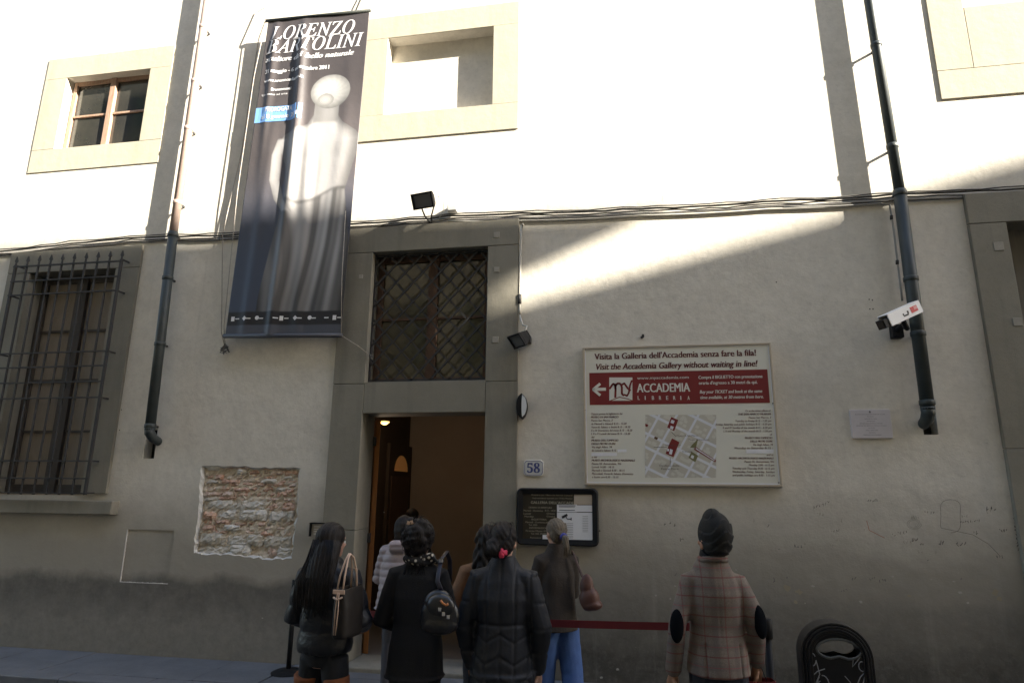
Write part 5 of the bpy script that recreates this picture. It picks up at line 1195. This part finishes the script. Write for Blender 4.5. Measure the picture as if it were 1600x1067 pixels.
# ---------------------------------------------------------------- 6. woman in brown jacket and jeans reading the notice
def g6():
    y = -1.12
    root, S, hf, R, Z, info = make_person('woman with a greying ponytail in a brown jacket and blue jeans reading the notice case', 872, 808, y, ROAD_Z, .55, [((-.225, .08, 1.04), (-.13, .24, 1.04)), ((.225, .08, 1.04), (.13, .24, 1.06))], head=(.02, -.02), legs=(.08, -.16), lean=-.03, stance=.10, k=.84)
    hem = gz(880, 984, y, ROAD_Z, S)
    garment('jacket', root, S, info, [(hem-.004, .12, .1), (hem, .215, .175), (.78, .208, .17), (.92, .19, .158), (1.06, .178, .145), (1.20, .182, .145), (1.29, .165, .118), (1.36, .11, .088), (1.42, .076, .074), (1.455, .066, .066)], C_BROWN, (.074, .066, .05), .97, disp=folds(.010, 61, .55, 17))
    trousers(root, S, info, C_JEAN, r=(.105, .088, .080, .078), seed=66, low=.05); shoes(root, S, info, C_SHOE)
    b = cap(hf, S, R, .0); b.tube([hf((.01, -.105, 1.52)), hf((.015, -.145, 1.50)), hf((.02, -.155, 1.43)), hf((.025, -.14, 1.36))], [.026*S, .03*S, .026*S, .008*S], 12, round_ends=True)
    link('hair', blob(b, .0075, 3, lambda P, N: .002*np.sin(P[:, 0]*260+P[:, 2]*60)), H_GREY, root)
    st = MB()
    for k in range(50):
        a = rndp.uniform(-1, 1); strands(st, [[hf((.07*a, -.06, 1.62)), hf((.06*a, -.105, 1.56)), hf((.01+.02*a, -.12, 1.515)), hf((.015+.02*a, -.16, 1.46)), hf((.02+.035*a, -.15+rndp.uniform(-.02, .02), 1.34+rndp.uniform(0, .04)))]], .003, .001)
    st.build('hair_strands', H_GREY, root, smooth=True)
    b = MB().tube([hf((.01, -.118, 1.515)), hf((.012, -.138, 1.507))], .031*S, 14); b.build('hair_band', mat('blue hair band', (.05, .06, .30), .6), root, smooth=True)
g6()
# ---------------------------------------------------------------- 7. man in turban and checked jacket
def plaid():
    n = NT('red and grey checked tweed', .85); P = n.sep(); x = P[0]; z = P[2]
    def line(c, pitch, w, off=0.):
        t = n.math('PINGPONG', n.math('ADD', c, off+10*pitch), pitch/2); return n.rng(t, w, w*.45, 0, 1)
    base = n.mix(n.rng(n.noise(160, 3), .35, .65), (.145, .120, .102), (.19, .160, .137))
    gx, gzz = line(x, .115, .022, .03), line(z, .105, .020, .02)
    base = n.mix(n.math('MULTIPLY', gx, .45), base, (.105, .085, .08)); base = n.mix(n.math('MULTIPLY', gzz, .40), base, (.115, .09, .085))
    base = n.mix(n.math('MULTIPLY', line(x, .115, .0045, .085), .5), base, (.15, .04, .04)); base = n.mix(n.math('MULTIPLY', line(z, .105, .0048, .07), .65), base, (.15, .034, .036))
    base = n.mix(n.math('MULTIPLY', line(z, .105, .0028, .018), .5), base, (.26, .05, .06))
    return n.done(base, n.bump(n.noise(300, 3), .0012))
def g7():
    y = -2.55
    root, S, hf, R, Z, info = make_person('man in a black turban and red-and-grey checked jacket with elbow patches', 1108, 797, y, ROAD_Z, .10,
        [((-.236, -.06, 1.06), (-.262, .01, .815), (1, .2, 0), -1, .35), ((.226, -.055, 1.09), (.240, .04, .86), (-1, .2, 0), 1, .95)], head=(.35, .22), skin=M_SKIN2, top_extra=.012, voxel=.0066, k=.90, head_dz=-.045)
    hem = gz(1110, 1050, y, ROAD_Z, S)
    def jd(P, N):
        z = P[:, 2]/S; o = .015*snoise(np.stack([P[:, 0]+.45*P[:, 2], P[:, 1], .35*P[:, 2]-.2*P[:, 0]], 1), 19, 71)+.0045*snoise(P*np.array((1, 1, .8)), 42, 72)
        x = P[:, 0]/S; back = (N[:, 1] < -.3) & (np.abs(x) < .2)
        o = o-.012*np.exp(-((x+.085)/.006)**2)*back*(z < .98); o = o-.010*np.exp(-((x-.105)/.006)**2)*back*(z < .98)
        return o-.0035*np.exp(-(x/.005)**2)*back*(z > .98)
    garment('jacket', root, S, info, [(hem-.004, .13, .11), (hem, .186, .150), (.90, .180, .142), (1.04, .160, .124), (1.14, .164, .128), (1.22, .170, .130), (1.285, .156, .112), (1.335, .118, .098), (1.375, .090, .086), (1.405, .076, .074), (1.415, .06, .06)], plaid(), (.066, .057, .045), .95, voxel=.0085, iters=5, disp=jd, sh_w=.140, sh_z=1.276)
    trousers(root, S, info, mat('dark blue jeans', (.016, .020, .032), .8, bump=.002, bscale=100), r=(.078, .070, .060, .052)); shoes(root, S, info, C_SHOE)
    for s_ in (-1, 1):
        A = info[0][0 if s_ < 0 else 1]; el = Z(*A[0]); b = MB(); b.ell(el+Z(s_*.012, -.027, .0), [.038*S, .028*S, .085*S], Matrix.Rotation(s_*.5, 3, 'Z') @ Matrix.Rotation(-.15, 3, 'X'), 20, 14)
        b.build('elbow_patch', mat('black suede patch', (.005, .006, .008), 1., spec=.05), root, smooth=True)
    b = MB()
    for k in range(14):
        t, t2 = k/14*6.283, (k+1)/14*6.283; f = lambda t: Z(.072*math.cos(t), .078*math.sin(t)-.010, 1.392-.014*math.sin(t))
        b.tube([f(t), f(t2)], [.017*S, .017*S], 8, round_ends=True)
    link('collar', blob(b, .007, 3), MATS_PLAID if False else bpy.data.materials['red and grey checked tweed'], root)
    b = MB().tube([Z(0, -.004, 1.39), Z(0, .0, 1.42), hf((0, 0, 1.485))], [.068*S, .068*S, .070*S], 18); link('neck_scarf', blob(b, .008, 3, folds(.004, 75, 3, 40)), C_BLACK, root)
    b = MB().ell(hf((0, -.012, 1.585)), [.088*S, .112*S, .122*S], R @ Matrix.Rotation(-.12, 3, 'X'), 26, 18)
    b.ell(hf((-.014, .0, 1.642)), [.056*S, .072*S, .080*S], R, 20, 14); b.ell(hf((.0, -.035, 1.53)), [.082*S, .080*S, .062*S], R, 20, 12)
    Ri = np.array(R); c0 = np.array(hf((0, 0, 1.585)))
    def wrap(P, N):                       # a few broad overlapping turns of cloth meeting at the back
        q = (P-c0) @ Ri; a = np.abs(q[:, 0]-.012); w = q[:, 2]+.95*a+.012*np.sin(q[:, 0]*60); s_ = (w/.058) % 1.0
        return .0075*(s_-.5)*np.clip((.06-q[:, 1])/.06, 0, 1)+.0022*snoise(P*np.array((1, 1, .7)), 40, 78)
    link('turban', blob(b, .0062, 3, wrap), mat('black turban cotton', (.012, .012, .012), .85, bump=.001, bscale=200), root)
    return root, S, Z, info
man, SM, ZM, infoM = g7()
# ---------------------------------------------------------------- 8. figure deep in the hall
def g8():
    root, S, hf, R, Z, info = make_person('dark-clothed person with black hair already inside the dim hall', 645, 793, .95, .05, -.2, [((-.26, 0, 1.05), (-.2, .15, .9)), ((.26, 0, 1.05), (.2, .15, .9))], voxel=.011)
    garment('coat', root, S, info, [(.70, .12, .1), (.705, .20, .15), (.95, .185, .14), (1.08, .175, .135), (1.2, .185, .14), (1.3, .18, .12), (1.37, .11, .09), (1.42, .07, .07)], C_BLACK, (.074, .066, .05), .97, voxel=.012, disp=folds(.007, 81))
    trousers(root, S, info, C_DARKJ); shoes(root, S, info, C_SHOE); link('hair', blob(cap(hf, S, R, .006), .01, 3), H_BLACK, root)
g8()
# ================================================================ BAGS
def bag_root(name, p, label, cat='handbag', rotz=0): return empty(name, tuple(p), label, cat, None, rotz)
p = W(542, 993, -2.70)
tote = bag_root('tote_bag', p, 'dark brown tote bag with tan handles on the long-haired woman\'s arm', 'bag', -.1)
M_TOTE = mat('dark brown canvas', (.009, .0065, .0055), .6, noise=(20, .5, (.016, .011, .008)), bump=.001, bscale=90); M_TAN = mat('tan leather trim', (.52, .36, .27), .5)
b = MB(); rings = []
for z, wx, wy in ((0, .052, .11), (.02, .060, .12), (.18, .058, .125), (.285, .040, .13), (.292, .036, .126), (.28, .034, .122), (.06, .045, .1)): rings.append((0, 0, z, wx, wy, .55))
b.loft(rings, 28); link('bag_body', blob(b, .006, 3, folds(.004, 91, .6, 22)), M_TOTE, tote)
for s_ in (-1, 1):
    MB().tube([(s_*.020-.012, -.10, .27), (s_*.016-.006, -.09, .36), (s_*.008, -.06, .455), (s_*.005, -.03, .485), (s_*.008, .01, .46), (s_*.016, .04, .38), (s_*.02, .05, .27)], .006, 8).build('handle', M_TAN, tote, smooth=True)
MB().box(-.040, .040, -.136, -.128, .26, .285).build('rim_trim', M_TAN, tote, bevel=.003)
MB().tube([(-.004, -.140, .27), (-.010, -.141, .17), (-.014, -.137, .03)], .0038, 6).tube([(.006, -.140, .27), (.008, -.141, .17), (-.002, -.137, .03)], .0038, 6).tube([(-.03, -.139, .242), (0, -.147, .23), (.03, -.139, .245)], .006, 6).build('draw_cord', M_TAN, tote, smooth=True)
p = W(686, 993, -2.62)
hobo = bag_root('shoulder_bag', p, 'glossy black leather shoulder bag with buckles on the black-coated woman\'s back', 'bag', 0)
b = MB()
b.ell((0, 0, .12), (.125, .055, .115), None, 24, 14); b.ell((-.01, 0, .18), (.095, .048, .09), None, 20, 12); b.ell((0, 0, .07), (.12, .06, .065), None, 20, 10)
link('bag_body', blob(b, .006, 3, folds(.004, 95, 1, 25)), C_LEA, hobo)
fo_ = MB().ell((.01, -.022, .175), (.092, .045, .075), None, 22, 12); link('flap', blob(fo_, .006, 2), C_LEA, hobo)
for x_, z_ in ((.045, .14), (.075, .125), (.02, .165)):
    MB().box(x_-.011, x_+.011, -.078, -.06, z_-.012, z_+.012).build('buckle', mat('bright steel', (.6, .6, .62), .2, 1.), hobo, bevel=.003)
MB().tube([(.02, -.06, .215), (.035, -.066, .20), (.055, -.066, .19), (.07, -.062, .198)], .007, 8).build('tortoiseshell_ring', mat('amber ring', (.45, .16, .05), .3), hobo, smooth=True)
sp0 = W(690, 872, -2.52); l0 = Vector((-.03, .0, .26)); l1 = Vector(sp0)-Vector(p)
MB().tube([l0+Vector((.05, 0, -.03)), l0+Vector((.01, -.01, .06)), l0.lerp(l1, .55)+Vector((0, -.012, 0)), l1, l1+Vector((.01, .09, .035)), l1+Vector((.0, .2, -.03)), l1+Vector((-.02, .30, -.18))], .015, 8, flat=(1, .35)).build('strap', mat('dark strap leather', (.018, .018, .03), .4), hobo, smooth=True)
MB().tube([l1+Vector((.0, -.015, -.02)), l1+Vector((0, -.018, .0))], .02, 12).build('strap_ring', mat('bright steel', (.6, .6, .62), .2, 1.), hobo)
p = W(921, 956, -1.2)
sl = bag_root('slouchy_bag', p, 'slouchy reddish-brown leather bag hanging behind the woman in jeans', 'bag', 0)
b = MB(); b.ell((0, 0, .10), (.085, .06, .10), None, 20, 12); b.ell((-.02, 0, .19), (.06, .045, .10), None, 18, 12); b.ell((.02, 0, .055), (.09, .062, .05), None, 18, 10)
link('bag_body', blob(b, .007, 3, folds(.010, 99, .7, 24)), mat('reddish brown leather', (.10, .045, .034), .5, noise=(10, .5, (.07, .03, .024))), sl)
l1 = W(897, 866, -1.14)-p
MB().tube([(-.02, 0, .24), tuple(l1*.62+Vector((.02, -.01, 0))), tuple(l1+Vector((0, -.01, 0))), tuple(l1+Vector((-.02, .08, .02))), tuple(l1+Vector((-.03, .16, -.08)))], .014, 8, flat=(1, .5)).build('strap', mat('brown strap', (.06, .034, .028), .6), sl, smooth=True)
hw = W(1176, 1030, -2.55)
pb = bag_root('paper_bag', (W(1184, 1062, -2.53).x, -2.50, W(1184, 1062, -2.53).z-.34), 'dark red paper carrier bag hanging from the turbaned man\'s right hand', 'bag', .15)
b = MB().loft([(0, 0, 0, .10, .055, .3), (0, 0, .17, .102, .05, .3), (0, 0, .335, .10, .05, .3), (0, 0, .336, .097, .047, .3), (0, 0, .02, .096, .048, .3)], 24); b.build('bag_body', mat('dark red paper', (.13, .012, .014), .5), pb)
hz_ = hw.z-(W(1184, 1062, -2.53).z-.34); hx_ = hw.x-pb.location.x
for s_ in (-1, 1): MB().tube([(-.05, s_*.045, .32), (-.03+hx_*.5, s_*.02, .40), (hx_, 0, hz_), (.035+hx_*.4, s_*.02, .40), (.05, s_*.045, .32)], .003, 6).build('cord_handle', M_BLACK, pb, smooth=True)
# ================================================================ QUEUE BARRIERS
M_BELT = mat('dark red webbing', (.13, .012, .016), .7)
def post(px, py, y, ground, label):
    p = W(px, py, y); h = p.z-ground; r = empty('barrier_post', (p.x, y, ground), label, 'barrier post', 'retractable belt barrier posts')
    MB().loft([(0, 0, 0, .165, .165), (0, 0, .012, .165, .165), (0, 0, .03, .12, .12), (0, 0, .045, .035, .035)], 32).build('base', M_BLACK, r, smooth=False)
    MB().tube([(0, 0, .03), (0, 0, h-.10)], .0235, 18).build('pole', M_BLACK, r, smooth=True)
    MB().tube([(0, 0, h-.115), (0, 0, h-.11), (0, 0, h-.005), (0, 0, h)], [.028, .033, .033, .028], 18).build('belt_head', M_BLACK, r, smooth=True)
    return Vector((p.x, y, p.z-.055))
pr = post(1197, 966, -2.28, ROAD_Z, 'black barrier post right of the turbaned man')
pm = post(528, 944, -1.75, ROAD_Z, 'black barrier post hidden behind the long-haired woman')
pw = post(462, 905, -.30, 0, 'black barrier post standing by the wall left of the doorway')
def belt(a, b, label):
    d = (b-a).normalized(); n = Vector((d.y, -d.x, 0)).normalized()*.0012; k = 14; vs = []
    for i in range(k+1):
        q = a.lerp(b, i/k)-Vector((0, 0, .02*math.sin(math.pi*i/k)))
        for dz in (-.024, .024): vs += [q+n+Vector((0, 0, dz)), q-n+Vector((0, 0, dz))]
    fs = []
    for i in range(k): o_ = 4*i; fs += [(o_, o_+4, o_+6, o_+2), (o_+1, o_+3, o_+7, o_+5), (o_+2, o_+6, o_+7, o_+3), (o_, o_+1, o_+5, o_+4)]
    o = MB().add(vs, fs).build('barrier_belt', M_BELT); tag(o, label, 'barrier belt', 'dark red queue belts')
belt(pr+Vector((-.03, 0, 0)), pm+Vector((.03, 0, 0)), 'dark red queue belt stretched behind the waiting people')
# ================================================================ LITTER BIN
y = -2.45; pt = W(1298, 969, y); bw = (W(1358, 1030, y).x-W(1240, 1030, y).x)/2-.014; bh = pt.z-ROAD_Z
lb = empty('litter_bin', (pt.x, y, ROAD_Z), 'black arched litter bin with scrawled graffiti at the right', 'litter bin', None, -.06)
M_BIN = mat('black bin moulding', (.009, .009, .011), .42, noise=(30, .4, (.017, .016, .018)), spec=.35)
def arch(w, h, n=20): return [(w, .0), (w, h-w*.96)]+[(w*math.cos(a), h-w*.96+w*.96*math.sin(a)) for a in np.linspace(.08, math.pi-.08, n)]+[(-w, h-w*.96), (-w, 0.)]
def band(wo, ho, wi, hi, y0, y1, name):
    o_, i_ = arch(wo, ho), arch(wi, hi); n = len(o_); b = MB()
    b.add([(a, y0, c) for a, c in o_]+[(a, y0, c) for a, c in i_]+[(a, y1, c) for a, c in o_]+[(a, y1, c) for a, c in i_],
          [(k, k+1, n+k+1, n+k) for k in range(n-1)]+[(2*n+k, 3*n+k, 3*n+k+1, 2*n+k+1) for k in range(n-1)]+[(k, 2*n+k, 2*n+k+1, k+1) for k in range(n-1)]+[(n+k, n+k+1, 3*n+k+1, 3*n+k) for k in range(n-1)])
    o = b.build(name, M_BIN, lb, bevel=.004); fix_normals(o.data)
band(bw, bh, bw-.015, bh-.015, -.075, .075, 'outer_rim'); band(bw-.0155, bh-.0155, bw-.030, bh-.030, -.083, .083, 'rim_step'); band(bw-.0305, bh-.0305, bw-.045, bh-.045, -.088, .088, 'rim_step'); band(bw-.0455, bh-.0455, bw-.060, bh-.060, -.083, .083, 'rim_step')
ho_ = [(.012+.110*math.cos(a)*(1+.05*math.cos(2*a)), bh-.145+(.060*math.sin(a) if math.sin(a) > 0 else .052*math.sin(a))+(.022*math.exp(-(math.cos(a)/.35)**2) if math.sin(a) < 0 else 0)) for a in np.linspace(0, 2*math.pi, 29)[:-1]]
bm = bmesh.new(); loops = []
for pts in (arch(bw-.0605, bh-.0605), ho_):
    vs = [bm.verts.new((a, -.072, c)) for a, c in pts]; loops += [bm.edges.new((vs[k], vs[(k+1) % len(vs)])) for k in range(len(vs))]
bmesh.ops.triangle_fill(bm, edges=loops, use_beauty=True)
ext_ = bmesh.ops.extrude_face_region(bm, geom=list(bm.faces)); bmesh.ops.translate(bm, vec=(0, .018, 0), verts=[v for v in ext_['geom'] if isinstance(v, bmesh.types.BMVert)])
bmesh.ops.recalc_face_normals(bm, faces=bm.faces); me = bpy.data.meshes.new('front_panel'); bm.to_mesh(me); bm.free(); me.materials.append(M_BIN)
o = bpy.data.objects.new('front_panel', me); col.objects.link(o); o.parent = lb
o = bpy.data.objects.new('back_panel', me); col.objects.link(o); o.parent = lb; o.location = (0, .126, 0)
MB().tube([(a, -.074, c) for a, c in ho_]+[(ho_[0][0], -.074, ho_[0][1])], .007, 8).build('hole_lip', mat('worn bin edge', (.10, .11, .115), .35), lb, smooth=True)
gr = Parts()
def scr(pts, r=.0028): gr.tube([(a, -.075, bh-.275+c) for a, c in pts], r, 5)
scr([(-.135+.022*math.cos(t), .075+.035*math.sin(t)) for t in np.linspace(.5, 6.2, 14)]+[(-.10, .0), (-.12, -.04), (-.14, -.09)])
scr([(-.15, -.02), (-.11, .015), (-.07, .03)]); scr([(-.085+.03*math.cos(t), -.05+.045*math.sin(t)) for t in np.linspace(2.2, 8, 16)]); scr([(-.15, -.07), (-.10, -.035)])
scr([(.085, .10), (.075, .05), (.105, .085), (.12, .105)]); scr([(.125+.018*math.cos(t), .055+.025*math.sin(t)) for t in np.linspace(0, 7, 16)]); scr([(.10, -.10), (.125, -.02), (.14, .03), (.13, -.05), (.15, -.09), (.16, -.02), (.145, .0)]); scr([(.08, -.06), (.11, .0), (.13, .02)]); scr([(.03, .0), (.055, -.03), (.062, -.05)], .002)
gr.build('scrawled_graffiti', mat('silver marker', (.30, .31, .34), .5), lb, True)
